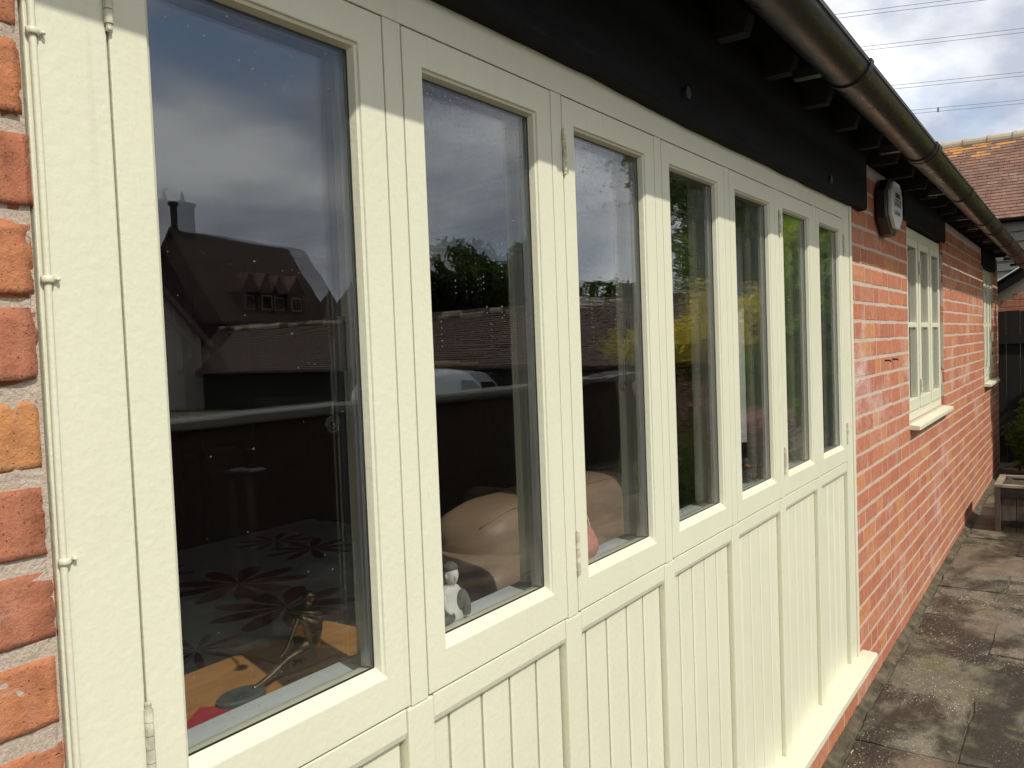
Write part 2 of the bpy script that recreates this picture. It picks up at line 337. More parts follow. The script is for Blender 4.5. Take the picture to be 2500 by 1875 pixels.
# ------------------------------------------------------------------ geometry helpers
class MB:
    def __init__(s): s.v = []; s.f = []; s.t = []; s.tint = 0.0
    def add(s, vs, fs):
        o = len(s.v); s.v += [tuple(p) for p in vs]; s.f += [tuple(i + o for i in f) for f in fs]; s.t += [s.tint] * len(fs); return s
    def box(s, x0, x1, y0, y1, z0, z1):
        if x0 > x1: x0, x1 = x1, x0
        if y0 > y1: y0, y1 = y1, y0
        if z0 > z1: z0, z1 = z1, z0
        return s.add([(x0, y0, z0), (x1, y0, z0), (x1, y1, z0), (x0, y1, z0), (x0, y0, z1), (x1, y0, z1), (x1, y1, z1), (x0, y1, z1)],
                     [(0, 3, 2, 1), (4, 5, 6, 7), (0, 1, 5, 4), (1, 2, 6, 5), (2, 3, 7, 6), (3, 0, 4, 7)])
    def prism(s, poly, a0, a1, axis='x'):
        n = len(poly)
        def P(a, p):
            return {'x': (a, p[0], p[1]), 'y': (p[0], a, p[1]), 'z': (p[0], p[1], a)}[axis]
        vs = [P(a0, p) for p in poly] + [P(a1, p) for p in poly]
        fs = [tuple(range(n))[::-1], tuple(range(n, 2 * n))] + [(i, (i + 1) % n, n + (i + 1) % n, n + i) for i in range(n)]
        return s.add(vs, fs)
    def tube(s, pts, rad, n=10, cap=True):
        pts = [Vector(p) for p in pts]; k = len(pts)
        rad = [rad] * k if isinstance(rad, (int, float)) else rad
        vs = []; prev = None
        for i, p in enumerate(pts):
            d = (pts[min(i + 1, k - 1)] - pts[max(i - 1, 0)]).normalized()
            a = Vector((0, 0, 1)) if prev is None else prev
            if abs(d.dot(a)) > 0.97: a = Vector((1, 0, 0)) if abs(d.x) < 0.9 else Vector((0, 1, 0))
            u = (a - d * a.dot(d)).normalized(); q = d.cross(u); prev = u
            vs += [p + (u * math.cos(j * 2 * math.pi / n) + q * math.sin(j * 2 * math.pi / n)) * rad[i] for j in range(n)]
        fs = [(i * n + j, i * n + (j + 1) % n, (i + 1) * n + (j + 1) % n, (i + 1) * n + j) for i in range(k - 1) for j in range(n)]
        if cap: fs += [tuple(range(n))[::-1], tuple(range((k - 1) * n, k * n))]
        return s.add(vs, fs)
    def lathe(s, c, prof, n=16, sx=1, sy=1):
        vs = []
        for r, z in prof: vs += [(c[0] + r * sx * math.cos(j * 2 * math.pi / n), c[1] + r * sy * math.sin(j * 2 * math.pi / n), c[2] + z) for j in range(n)]
        k = len(prof)
        fs = [(i * n + j, i * n + (j + 1) % n, (i + 1) * n + (j + 1) % n, (i + 1) * n + j) for i in range(k - 1) for j in range(n)]
        fs += [tuple(range(n))[::-1], tuple(range((k - 1) * n, k * n))]
        return s.add(vs, fs)
    def ball(s, c, r, n=12, k=8):
        r = (r, r, r) if isinstance(r, (int, float)) else r
        prof = [(math.sin(math.pi * i / k), -math.cos(math.pi * i / k)) for i in range(1, k)]
        vs = [(c[0] + a * r[0] * math.cos(j * 2 * math.pi / n), c[1] + a * r[1] * math.sin(j * 2 * math.pi / n), c[2] + z * r[2]) for a, z in prof for j in range(n)]
        m_ = len(prof)
        fs = [(i * n + j, i * n + (j + 1) % n, (i + 1) * n + (j + 1) % n, (i + 1) * n + j) for i in range(m_ - 1) for j in range(n)]
        b = len(vs); vs += [(c[0], c[1], c[2] - r[2]), (c[0], c[1], c[2] + r[2])]
        fs += [(b, (j + 1) % n, j) for j in range(n)] + [(b + 1, (m_ - 1) * n + j, (m_ - 1) * n + (j + 1) % n) for j in range(n)]
        return s.add(vs, fs)
    def mesh(s, name, mat, smooth=False, bevel=0.0, seg=2, fix=True):
        me = bpy.data.meshes.new(name); me.from_pydata(s.v, [], s.f)
        if any(s.t):
            a = me.attributes.new('tint', 'FLOAT', 'FACE'); a.data.foreach_set('value', s.t)
        if fix or bevel:
            bm = bmesh.new(); bm.from_mesh(me)
            bmesh.ops.recalc_face_normals(bm, faces=bm.faces)
            if bevel:
                es = [e for e in bm.edges if len(e.link_faces) == 2 and e.calc_face_angle(0) > 0.5]
                bmesh.ops.bevel(bm, geom=es, offset=bevel, segments=seg, profile=0.6, affect='EDGES', clamp_overlap=True)
            bm.to_mesh(me); bm.free()
        me.materials.append(mat)
        if smooth:
            me.shade_smooth() if hasattr(me, 'shade_smooth') else me.polygons.foreach_set('use_smooth', [True] * len(me.polygons))
        elif bevel and seg > 1:
            pass
        me.update(); return me
    def build(s, name, mat, parent=None, **k):
        return link(name, s.mesh(name, mat, **k), parent)
def link(name, data, parent=None):
    o = bpy.data.objects.new(name, data); C.objects.link(o)
    if parent: o.parent = parent
    return o
def tag(o, label, cat, group=None):
    o['label'] = label; o['category'] = cat
    if group: o['group'] = group
    return o
def thing(name, label, cat, group=None, loc=(0, 0, 0)):
    o = link(name, None); o.location = loc; o.empty_display_size = 0.1; return tag(o, label, cat, group)
def struct(o): o['kind'] = 'structure'; return o
def stuff(o): o['kind'] = 'stuff'; return o
def jitter(mb, a):
    mb.v = [(x + rnd.uniform(-a, a), y + rnd.uniform(-a, a), z + rnd.uniform(-a, a)) for x, y, z in mb.v]; return mb
def project(p):
    c = RM.transposed() @ (Vector(p) - CAM)
    if c.z <= 0.01: return None
    return (0.5 + c.x / c.z * 0.80877, 0.5 + c.y / c.z * 0.80877 * 4 / 3, c.z)

# ================================================================== GROUND
GZ = lambda x: -1.445 + 0.0085 * max(0.0, min(x, 9.0) - 2.8)
b = MB(); b.add([(-900, -900, -2.47), (900, -900, -2.47), (900, 900, -2.47), (-900, 900, -2.47)], [(0, 1, 2, 3)])
struct(b.build('ground', MT['ground']))
b = MB(); b.box(-60, 60, -16.0, -3.96, -2.60, -2.455)
struct(b.build('lane', MT['lane']))
pav = MB()
pav.add([(-4, -3.72, -1.453), (2.8, -3.72, -1.453), (9.0, -3.72, -1.4003), (12, -3.72, -1.4003), (12, 0.05, -1.4003), (9.0, 0.05, -1.4003), (2.8, 0.05, -1.453), (-4, 0.05, -1.453), (-4, -3.72, -2.6), (12, -3.72, -2.6), (12, 0.05, -2.6), (-4, 0.05, -2.6)],
        [(0, 1, 6, 7), (1, 2, 5, 6), (2, 3, 4, 5), (8, 11, 10, 9), (0, 8, 9, 3, 2, 1), (3, 9, 10, 4), (4, 10, 11, 7, 6, 5), (7, 11, 8, 0)])
pavement = struct(pav.build('pavement', MT['joint']))
xs = [-4.0, -3.3, -2.7, -2.1, -1.45, -0.9, -0.3, 0.25, 0.85, 1.4, 1.95, 2.5, 3.06, 3.60, 4.15, 4.62, 5.14, 5.52, 6.0, 6.42, 6.98, 7.5, 8.1, 8.6, 9.2, 9.85, 10.4, 11.0, 11.6]
for i in range(len(xs) - 1):
    y = -0.034 - rnd.uniform(0, 0.012); first = True
    ys = [y]
    while y > -3.6:
        y -= (0.33 if (first and i % 2 == 0) else rnd.choice([0.45, 0.6, 0.6, 0.75])); first = False
        ys.append(max(y, -3.7))
    for j in range(len(ys) - 1):
        if ys[j] - ys[j + 1] < 0.08: continue
        x0, x1, y0, y1 = xs[i] + 0.0045, xs[i + 1] - 0.0045, ys[j + 1] + 0.0045, ys[j] - 0.0045
        s = MB(); k = 5
        z0 = rnd.uniform(-0.003, 0.004); sx = rnd.uniform(-0.004, 0.004); sy = rnd.uniform(-0.004, 0.004)
        vs = []; fs = []
        for a in range(k + 1):
            for c_ in range(k + 1):
                u, v_ = a / k, c_ / k
                ex = 0.006 if a in (0, k) or c_ in (0, k) else 0
                X = x0 + (x1 - x0) * u + (rnd.uniform(-ex, ex)); Y = y0 + (y1 - y0) * v_ + rnd.uniform(-ex, ex)
                vs.append((X, Y, GZ(X) + z0 + sx * (u - .5) + sy * (v_ - .5) + rnd.uniform(-0.0012, 0.0012) - (0.003 if ex else 0)))
        for a in range(k):
            for c_ in range(k): fs.append((a * (k + 1) + c_, (a + 1) * (k + 1) + c_, (a + 1) * (k + 1) + c_ + 1, a * (k + 1) + c_ + 1))
        rim = [a * (k + 1) for a in range(k + 1)] + [k * (k + 1) + c_ for c_ in range(1, k + 1)] + [a * (k + 1) + k for a in range(k - 1, -1, -1)] + [c_ for c_ in range(k - 1, 0, -1)]
        o0 = len(vs); vs += [(vs[r][0], vs[r][1], vs[r][2] - 0.05) for r in rim]
        fs += [(rim[q], rim[(q + 1) % len(rim)], o0 + (q + 1) % len(rim), o0 + q) for q in range(len(rim))]
        s.add(vs, fs); s.build('slab', MT['slab'], pavement)
# mossy fillet where the wall meets the paving
b = MB(); k = 900; vs = []; fs = []
for i in range(k + 1):
    x = -3 + 12.6 * i / k
    n_ = noise.fractal(Vector((x * 14, 0, 3)), .8, 2.0, 3) * 0.008
    n2_ = noise.fractal(Vector((x * 19, 4, 3)), .8, 2.0, 3) * 0.005
    g = GZ(x)
    vs += [(x, 0.012, g + 0.016 + n2_), (x, -0.006 + n_ * .3, g + 0.012 + n2_), (x, -0.020 + n_ * .7, g + 0.003), (x, -0.034 + n_ * .8, g - 0.003), (x, -0.038 + n_ * .8, g - 0.04)]
for i in range(k):
    for j in range(4): fs.append((i * 5 + j, i * 5 + 5 + j, i * 5 + 6 + j, i * 5 + 1 + j))
b.add(vs, fs); o = b.build('mortar_fillet', MT['fillet'], pavement)
# grit, crumbs of mortar and petals swept to the wall and scattered on the flags
b = MB()
for i in range(240):
    x = rnd.uniform(1.8, 7.0); near = rnd.random() < 0.55
    y = -0.03 - abs(rnd.gauss(0, 0.05)) if near else rnd.uniform(-0.75, -0.05)
    r = rnd.uniform(0.0015, 0.0045) * (1.5 if rnd.random() < .06 else 1)
    b.ball((x, y, GZ(x) + r * .4 + (0.010 if y > -0.05 else 0)), (r, r * rnd.uniform(.6, 1), r * rnd.uniform(.35, .7)), 6, 4)
stuff(tag(b.build('grit', MT['paletimber']), 'pale grit and petals scattered over the wet stone flags', 'grit'))

# ================================================================== COTTAGE
house = thing('brick_cottage', 'red brick cottage range with cream timber windows and black eaves', 'building')
FX0, PITCH, SW = 0.433, 0.405, 0.367        # first sash, sash pitch, sash width
TOP, BOT = 0.431, -0.467                    # sash outer top / bottom
OPEN2 = (4.55, 5.80, -0.455, 0.560); OPEN3 = (8.22, 9.12, -0.455, 0.560)
WALLTOP = 0.70; WEND = 9.62
openings = [(0.352, 3.352, -1.268, 0.71), OPEN2, OPEN3]
core = MB(); Y0, Y1 = 0.0012, 0.24
core.box(-3.2, 0.354, Y0, Y1, -2.0, WALLTOP)
core.box(0.354, 3.354, Y0, Y1, -2.0, -1.272)
core.box(3.354, OPEN2[0], Y0, Y1, -2.0, WALLTOP)
core.box(OPEN2[0], OPEN2[1], Y0, Y1, -2.0, OPEN2[2]); core.box(OPEN2[0], OPEN2[1], Y0, Y1, OPEN2[3], WALLTOP)
core.box(OPEN2[1], OPEN3[0], Y0, Y1, -2.0, WALLTOP)
core.box(OPEN3[0], OPEN3[1], Y0, Y1, -2.0, OPEN3[2]); core.box(OPEN3[0], OPEN3[1], Y0, Y1, OPEN3[3], WALLTOP)
core.box(OPEN3[1], WEND, Y0, Y1, -2.0, WALLTOP)
wall = core.build('wall', MT['mortar'], house, fix=False)
def brick_mesh(w, h, seed, d=0.06, ch=0.0016):
    r2 = random.Random(seed); mb = MB()
    j = lambda a: r2.uniform(-a, a)
    x0, x1, z0, z1 = -w / 2, w / 2, -h / 2, h / 2
    a = 0.0016
    bk = [(x0, d, z0), (x1, d, z0), (x1, d, z1), (x0, d, z1)]
    md = [(x0 + j(a), ch + j(.001), z0 + j(a)), (j(w * .2), ch, z0 + j(a)), (x1 + j(a), ch + j(.001), z0 + j(a)), (x1 + j(a), ch, z1 + j(a)), (j(w * .2), ch, z1 + j(a)), (x0 + j(a), ch, z1 + j(a))]
    fr = [(p[0] * (1 - 2 * ch / w), j(.0003), p[2] * (1 - 2 * ch / h)) for p in md]
    mb.add(bk + md + fr, [(0, 1, 6, 5, 4), (1, 2, 7, 6), (2, 3, 9, 8, 7), (3, 0, 4, 9)] +
           [(4 + i, 4 + (i + 1) % 6, 10 + (i + 1) % 6, 10 + i) for i in range(6)] + [(10, 11, 14, 15), (11, 12, 13, 14)])
    return mb
ST = [brick_mesh(1.0, 0.065, 100 + i) for i in range(1)]
brick_recs = []
COURSE, JT = 0.0748, 0.0125
Z0C = 0.2425
def rows():
    k = 0
    z = Z0C + COURSE * 6
    while z > -2.0:
        yield k, z; z -= COURSE; k += 1
def lay(xa, xb, flush_left=False, flush_right=False, zlo=-1.95):
    for k, z in rows():
        if z + 0.033 > WALLTOP - 0.002 or z < zlo: continue
        off = (0 if k % 2 == 0 else -0.17) + (rnd.uniform(-0.012, 0.012))
        x = xa - 0.4 + off; n_ = k % 2
        if k % 5 == 3: seq = [0.215]                      # a plain stretcher course now and then
        else: seq = [0.215, 0.1025]
        i = rnd.randint(0, 1)
        while x < xb:
            L_ = seq[i % len(seq)] * rnd.uniform(0.97, 1.02); i += 1
            a, c_ = x, x + L_; x = c_ + JT
            a = max(a, xa); c_ = min(c_, xb)
            segs = [(a, c_)]
            for (o0, o1, oz0, oz1) in openings:
                if z + 0.03 > oz0 and z - 0.03 < oz1:
                    ns = []
                    for (p, q) in segs:
                        if q <= o0 or p >= o1: ns.append((p, q))
                        else:
                            if p < o0: ns.append((p, o0))
                            if q > o1: ns.append((o1, q))
                    segs = ns
            for (p, q) in segs:
                if q - p > 0.022: brick_recs.append((p, q, z + rnd.uniform(-0.0015, 0.0015)))
lay(-3.2, 0.3545); lay(0.357, WEND)
brick_recs = [((r[0], 0.3545, r[2]) if 0.30 < r[1] < 0.3545 else r) for r in brick_recs]
NEAR = [r for r in brick_recs if 0.20 < r[1] < 0.3555 and -0.9 < r[2] < 0.7]
REST = [r for r in brick_recs if not (0.20 < r[1] < 0.3555 and -0.9 < r[2] < 0.7)]
def seen(r):
    p = project(((r[0] + r[1]) / 2, 0, r[2]))
    if p is None or not (-0.02 < p[0] < 1.02 and -0.02 < p[1] < 1.02): return 0
    return (r[1] - r[0]) / p[2] ** 2.6
REST.sort(key=seen, reverse=True)
VAR = []
for i in range(8):
    VAR.append((0.215, brick_mesh(0.215, 0.062, 50 + i).mesh('brick', MT['brick'])))
for i in range(5):
    VAR.append((0.1025, brick_mesh(0.1025, 0.062, 80 + i).mesh('brick', MT['brick'])))
nsel = 284
for r in REST[:nsel]:
    L_ = r[1] - r[0]
    cand = VAR[:8] if L_ > 0.15 else VAR[8:]
    w0, me = cand[rnd.randrange(len(cand))]
    o = link('brick', me, wall); o.location = ((r[0] + r[1]) / 2, rnd.uniform(-0.0010, 0.0003), r[2]); o.scale = (L_ / w0, 1, 1)
field = MB()
for r in REST[nsel:]:
    L_ = r[1] - r[0]; bm_ = brick_mesh(L_, 0.062, rnd.randrange(10 ** 6)); field.tint = rnd.random()
    dy = rnd.uniform(-0.0010, 0.0003)
    field.add([(x + (r[0] + r[1]) / 2, y + dy, z + r[2]) for x, y, z in bm_.v], bm_.f)
stuff(field.build('brickwork', MT['brick'], wall))
# close bricks beside the first sash: fine, worn, each its own mesh
for q, r in enumerate(NEAR):
    bm = bmesh.new(); bmesh.ops.create_cube(bm, size=1)
    L_ = r[1] - r[0]
    for v in bm.verts: v.co = Vector((v.co.x * L_, v.co.y * 0.09, v.co.z * 0.0665))
    bmesh.ops.bevel(bm, geom=bm.edges[:], offset=0.004, segments=2, affect='EDGES')
    bmesh.ops.subdivide_edges(bm, edges=[e for e in bm.edges if e.calc_length() > 0.02], cuts=9, use_grid_fill=True)
    for v in bm.verts:
        p = v.co + Vector((q * 3.1, 0, 0))
        n_ = noise.fractal(p * 55, 0.8, 2.1, 4) * 0.0010 + noise.noise(p * 14) * 0.0016
        edge = max(abs(v.co.x) / (L_ / 2), abs(v.co.z) / 0.0333)
        if edge > 0.93: n_ += min(0.0, noise.fractal(p * 90, 0.7, 2.2, 3)) * 0.006
        pit = noise.noise(p * 120)
        if pit > 0.42: n_ -= (pit - 0.42) * 0.009
        d = Vector((v.co.x / L_, v.co.y / 0.09 * 1.2, v.co.z / 0.0665)).normalized()
        v.co += d * n_
    me = bpy.data.meshes.new('brick'); bm.to_mesh(me); bm.free(); me.materials.append(MT['brick_near']); me.polygons.foreach_set('use_smooth', [True] * len(me.polygons))
    o = link('brick', me, wall); o.location = ((r[0] + r[1]) / 2 + (rnd.uniform(-0.004, 0.003) if r[1] > .34 else 0), 0.0435 + rnd.uniform(-0.003, 0.002), r[2])
# flush, lumpy pointing between the close bricks
b = MB(); nx, nz = 60, 330; vs = []; fs = []
for i in range(nx + 1):
    for j in range(nz + 1):
        x = 0.10 + 0.2535 * i / nx; z = -0.62 + 1.24 * j / nz
        p = Vector((x, 0, z))
        y = 0.0014 + noise.fractal(p * 60, 0.9, 2.0, 4) * 0.0014 + noise.noise(p * 17) * 0.0010
        if i == nx: y += 0.012
        vs.append((x + (noise.noise(p * 40) * 0.004 if i >= nx - 1 else 0), y, z))
for i in range(nx):
    for j in range(nz): fs.append((i * (nz + 1) + j, (i + 1) * (nz + 1) + j, (i + 1) * (nz + 1) + j + 1, i * (nz + 1) + j + 1))
b.add(vs, fs); b.build('pointing', MT['mortar'], wall, smooth=True)

# ---- timber window screen
P_ = MT['paint']; DEEP = 0.10
def beam(name, x0, x1, y0, y1, z0, z1, bev=0.0018, mat=None, parent=house):
    return MB().box(x0, x1, y0, y1, z0, z1).build(name, mat or P_, parent, bevel=bev, seg=2)
beam('jamb', 0.357, FX0 - 0.0022, 0.0, DEEP, -1.24, 0.52)
beam('jamb', FX0 + 6 * PITCH + SW + 0.0022, 3.322, 0.0, DEEP, -1.24, 0.52)
beam('jamb_trim', 3.3235, 3.3485, -0.006, 0.03, -1.24, 0.50, 0.003)
beam('head_rail', FX0 - 0.0018, FX0 + 6 * PITCH + SW + 0.0018, 0.0005, DEEP - 0.001, TOP + 0.0022, 0.522)
for i in range(6):
    xa = FX0 + i * PITCH + SW; xb = FX0 + (i + 1) * PITCH
    beam('mullion', xa + 0.0022, xb - 0.0022, 0.0, DEEP, BOT - 0.003, TOP + 0.0015)
    beam('post', xa - 0.006, xb + 0.009, 0.0005, 0.06, -1.2385, BOT - 0.0035, 0.003)
for i in range(7):
    xa = FX0 + i * PITCH; xb = xa + SW
    l = 0.009 if i else 0.0; r = 0.006 if i < 6 else 0.0
    tr = MB()
    # moulded rail: front face, small quadrant under
    tr.prism([(0.0015, BOT - 0.0026), (0.0015, BOT - 0.034), (0.004, BOT - 0.042), (0.009, BOT - 0.047), (0.05, BOT - 0.047), (0.05, BOT - 0.0026)], xa + l + 0.0012, xb - r - 0.0012, 'x')
    tr.build('transom', P_, house, bevel=0.0012, seg=1)
    pn = MB().box(xa + l - 0.004, xb - r + 0.004, 0.022, 0.05, -1.25, BOT - 0.043); pn = pn.build('panel', P_, house)
    bx0, bx1 = xa + l + 0.001, xb - r - 0.001
    cuts = [bx0, bx0 + 0.034 + 0.012 * (i % 2), 0, 0, 0, bx1]
    stp = (bx1 - cuts[1]) / 4
    for q in range(2, 5): cuts[q] = cuts[1] + stp * (q - 1) + rnd.uniform(-0.004, 0.004)
    for q in range(5):
        bd = MB(); e = 0.0052
        bd.prism([(cuts[q] + e * .5, 0.0215), (cuts[q] + e * .5, 0.0150), (cuts[q] + e + 0.002, 0.0125), (cuts[q + 1] - e - 0.002, 0.0125), (cuts[q + 1] - e * .5, 0.0150), (cuts[q + 1] - e * .5, 0.0215)], -1.242, BOT - 0.0472, 'z')
        bd.build('board', P_, pn)
sill = MB(); sill.prism([(-0.052, -1.272), (-0.056, -1.268), (-0.056, -1.248), (-0.052, -1.243), (0.06, -1.2345), (0.06, -1.272), (-0.030, -1.272), (-0.033, -1.268), (-0.038, -1.268), (-0.041, -1.272)], 0.30, 3.415, 'x')
sill.build('sill', P_, house, bevel=0.0015, seg=2)

def sash(i, xa, xb, zb, zt, glass, inset=None):
    ol, orr, ot, ob = 0.0385, 0.0425, 0.0445, 0.052        # stile / rail widths to the opening edge
    if inset: ol, orr, ot, ob = inset
    X0, X1, Z0, Z1 = xa + ol, xb - orr, zb + ob, zt - ot
    gx0, gx1, gz0, gz1 = X0 + 0.0075, X1 - 0.0075, Z0 + 0.013, Z1 - 0.008   # where glass meets the putty
    yg = 0.014; T = 0.045
    mb = MB()
    F = [(xa, 0, zb), (xb, 0, zb), (xb, 0, zt), (xa, 0, zt)]
    O = [(X0, 0, Z0), (X1, 0, Z0), (X1, 0, Z1), (X0, 0, Z1)]
    O2 = [(X0 + .0012, .003, Z0 + .002), (X1 - .0012, .003, Z0 + .002), (X1 - .0012, .003, Z1 - .0012), (X0 + .0012, .003, Z1 - .0012)]
    O3 = [(X0 + .0045, .005, Z0 + .006), (X1 - .0045, .005, Z0 + .006), (X1 - .0045, .005, Z1 - .0045), (X0 + .0045, .005, Z1 - .0045)]
    G = [(gx0, yg, gz0), (gx1, yg, gz0), (gx1, yg, gz1), (gx0, yg, gz1)]
    e = 0.006
    I = [(gx0 - e, T, gz0 - e), (gx1 + e, T, gz0 - e), (gx1 + e, T, gz1 + e), (gx0 - e, T, gz1 + e)]
    B = [(xa, T, zb), (xb, T, zb), (xb, T, zt), (xa, T, zt)]
    rings = [F, O, O2, O3, G, I, B]
    vs = [p for r in rings for p in r]; fs = []
    for k in range(len(rings)):
        a = k * 4; c_ = ((k + 1) % len(rings)) * 4
        for q in range(4): fs.append((a + q, a + (q + 1) % 4, c_ + (q + 1) % 4, c_ + q))
    mb.add(vs, fs)
    win = mb.build('window', P_, house, bevel=0.0)
    bv = win.modifiers.new('edge', 'BEVEL'); bv.width = 0.0013; bv.segments = 2; bv.limit_method = 'ANGLE'; bv.angle_limit = R_(50)
    # glazing unit
    p = MB().box(gx0 - .004, gx1 + .004, yg + .0010, yg + .0050, gz0 - .004, gz1 + .004); p.build('pane', glass, win)
    g2 = link('pane', MB().box(-(gx1 - gx0) / 2 - .002, (gx1 - gx0) / 2 + .002, -0.002, 0.002, -(gz1 - gz0) / 2 - .002, (gz1 - gz0) / 2 + .002).mesh('pane', glass), win)
    g2.location = ((gx0 + gx1) / 2, yg + 0.0215, (gz0 + gz1) / 2)
    g2.rotation_euler = (TILT[i][1], 0, TILT[i][0])
    def frame4(name, w_, y0, y1, mat, inset=0.0):
        a0, a1, c0, c1 = gx0 + inset, gx1 - inset, gz0 + inset, gz1 - inset
        f = MB()
        if name != 'spacer_bar': f.box(a0, a1, y0, y1, c0, c0 + w_)
        f.box(a0, a1, y0, y1, c1 - w_, c1); f.box(a0, a0 + w_, y0, y1, c0 + w_, c1 - w_); f.box(a1 - w_, a1, y0, y1, c0 + w_, c1 - w_)
        return f.build(name, mat, win)
    frame4('gasket', 0.0022, yg + .0002, yg + .0008, MT['gasket'], 0.0002)
    frame4('spacer_bar', 0.003, yg + .0060, yg + .0165, MT['spacer'], -0.0012)
    return win, (gx0, gx1, gz0, gz1, yg)
TILT = [(0.0095, 0.0006), (-0.012, -0.002), (0.010, 0.001), (0.006, 0.0), (0.005, -0.001), (0.004, 0.001), (0.003, 0.0)]
hinge_me = None
def hinge(win, x, z, h=0.062, r=0.0042):
    hb = MB(); n_ = 5; seg = h / n_
    for q in range(n_): hb.tube([(x, -0.0028, z - h / 2 + q * seg + 0.0006), (x, -0.0028, z - h / 2 + (q + 1) * seg - 0.0006)], r, 10)
    hb.tube([(x, -0.0028, z - h / 2 - .004), (x, -0.0028, z + h / 2 + .004)], r * .72, 8)
    hb.ball((x, -.0028, z - h / 2 - .004), r * .8, 8, 6); hb.ball((x, -.0028, z + h / 2 + .004), r * .8, 8, 6)
    hb.build('hinge', MT['iron'], win, smooth=False)
for i in range(7):
    xa = FX0 + i * PITCH; xb = xa + SW
    win, (gx0, gx1, gz0, gz1, yg) = sash(i, xa, xb, BOT, TOP, GL[i])
    if i in (0, 2, 5, 6):
        hx = xa - 0.001 if i != 6 else xb + 0.001
        hinge(win, hx, 0.335 if i else 0.345, 0.066); hinge(win, hx, -0.362, 0.066)
    if i in (0, 2, 4):   # curled iron stay on the room side
        st = MB(); pts = []
        for q in range(22):
            a = q / 21 * 2.6 * 2 * math.pi; rr = 0.013 * (1 - q / 26)
            pts.append((gx1 - 0.018 + rr * math.sin(a), 0.052, -0.075 - 0.012 + rr * math.cos(a)))
        st.tube([(gx1 - 0.012, 0.049, 0.02), (gx1 - 0.012, 0.052, -0.03), (gx1 - 0.014, 0.052, -0.06)] + pts, 0.0022, 6)
        st.box(gx1 - 0.006, gx1 + 0.012, 0.0455, 0.049, -0.02, 0.05)
        st.build('stay_handle', MT['blackiron'], win)
    if i in (0, 2):
        lk = MB().box(gx1 + 0.004, gx1 + 0.022, 0.0455, 0.0475, -0.30, -0.245).build('lock_plate', MT['paint_grey'], win)
    # rain drops on the outer face
    dr = MB(); nd_ = [90, 240, 240, 120, 60, 30, 16][i]
    for q in range(nd_):
        if i == 0:
            x = rnd.uniform(gx0, gx1); z = gz1 - (gz1 - gz0) * (rnd.random() ** 2.2); r = rnd.choice([.0006, .0007, .0009, .0012])
        else:
            if rnd.random() < 0.7:
                x = rnd.uniform(gx0, gx1); z = gz1 - abs(rnd.gauss(0, 0.035)); r = rnd.choice([.0007, .0009, .0012])
            else:
                x = rnd.uniform(gx0, gx1); z = rnd.uniform(gz0 + (gz1 - gz0) * .55, gz1); r = rnd.choice([.0007, .0009, .0013])
                for s_ in range(rnd.randint(0, 4)):
                    dr.ball((x, yg + .0010, max(gz0 + .004, z - 0.009 * (s_ + 1))), (r * .8, r * .5, r * .9), 6, 4)
        dr.ball((x, yg + .0010, min(max(z, gz0 + .003), gz1 - .003)), (r, r * .6, r * 1.1), 6, 4)
    stuff(dr.build('raindrops', MT['water'], win, smooth=True))
# inside window board
beam('window_board', 0.36, 3.32, 0.0465, 0.102, -0.446, -0.417, 0.002, MT['paint_grey'])
# painted cable with clips down the left jamb
cab = thing('cable', 'cream painted cable clipped down the frame edge beside the brick', 'cable', loc=(0.366, 0, -1.2))
def rel(mb, o):
    mb.v = [(x - o.location.x, y - o.location.y, z - o.location.z) for x, y, z in mb.v]; return mb
cb = MB(); pts = [(0.3625 + 0.0008 * math.sin(z * 9), -0.0026, z) for z in np.linspace(-1.235, 0.48, 40)]
cb.tube(pts, 0.0032, 10); rel(cb, cab).build('sheath', P_, cab, smooth=True)
for zc_ in (0.286, 0.075, -0.171, -0.40, -0.66):
    cl = MB(); cl.tube([(0.3625 + 0.0046 * math.cos(a), -0.0026 - 0.0048 * math.sin(a), zc_) for a in np.linspace(math.pi, 0, 9)] + [(0.3705, -0.0016, zc_)], 0.0012, 8)
    cl.v = [(x, y, zc_ + (z - zc_) * 2.6) for x, y, z in cl.v]
    cl.ball((0.3715, -0.0030, zc_ + 0.0005), (0.0021, 0.0034, 0.0021), 10, 6); rel(cl, cab).build('clip', P_, cab, smooth=True)

# ---- black oak lintels
def lintel(x0, x1, z0, z1, y0=-0.030, wob=0.012, name='lintel'):
    mb = MB(); k = max(8, int((x1 - x0) / 0.06)); vs = []; fs = []
    for i in range(k + 1):
        x = x0 + (x1 - x0) * i / k
        d = noise.noise(Vector((x * 1.3, 1.7, 0))) * wob + noise.noise(Vector((x * 7, 5, 0))) * wob * .25
        e = noise.noise(Vector((x * 3.3, 9, 0))) * 0.004
        vs += [(x, y0 + e, z1), (x, y0 + e, z0 + d + .012), (x, y0 + e + .006, z0 + d + .002), (x, y0 + .022, z0 + d), (x, 0.20, z0 + d), (x, 0.20, z1)]
    for i in range(k):
        for j in range(6): fs.append((i * 6 + j, i * 6 + (j + 1) % 6, i * 6 + 6 + (j + 1) % 6, i * 6 + 6 + j))
    fs += [tuple(range(6)), tuple(range(k * 6, k * 6 + 6))[::-1]]
    mb.add(vs, fs); return mb.build(name, MT['beam'], house)
lb = lintel(-0.4, 3.50, 0.487, 0.745)
for x, z in ((1.71, 0.515), (2.92, 0.505), (0.55, 0.60)):
    MB().tube([(x, -0.026, z + .02), (x, -0.040, z + .02)], 0.014, 8).build('bolt_head', MT['blackiron'], lb)
lintel(4.44, 5.86, 0.557, 0.735, -0.012, 0.006); lintel(8.10, 9.30, 0.557, 0.735, -0.012, 0.006)

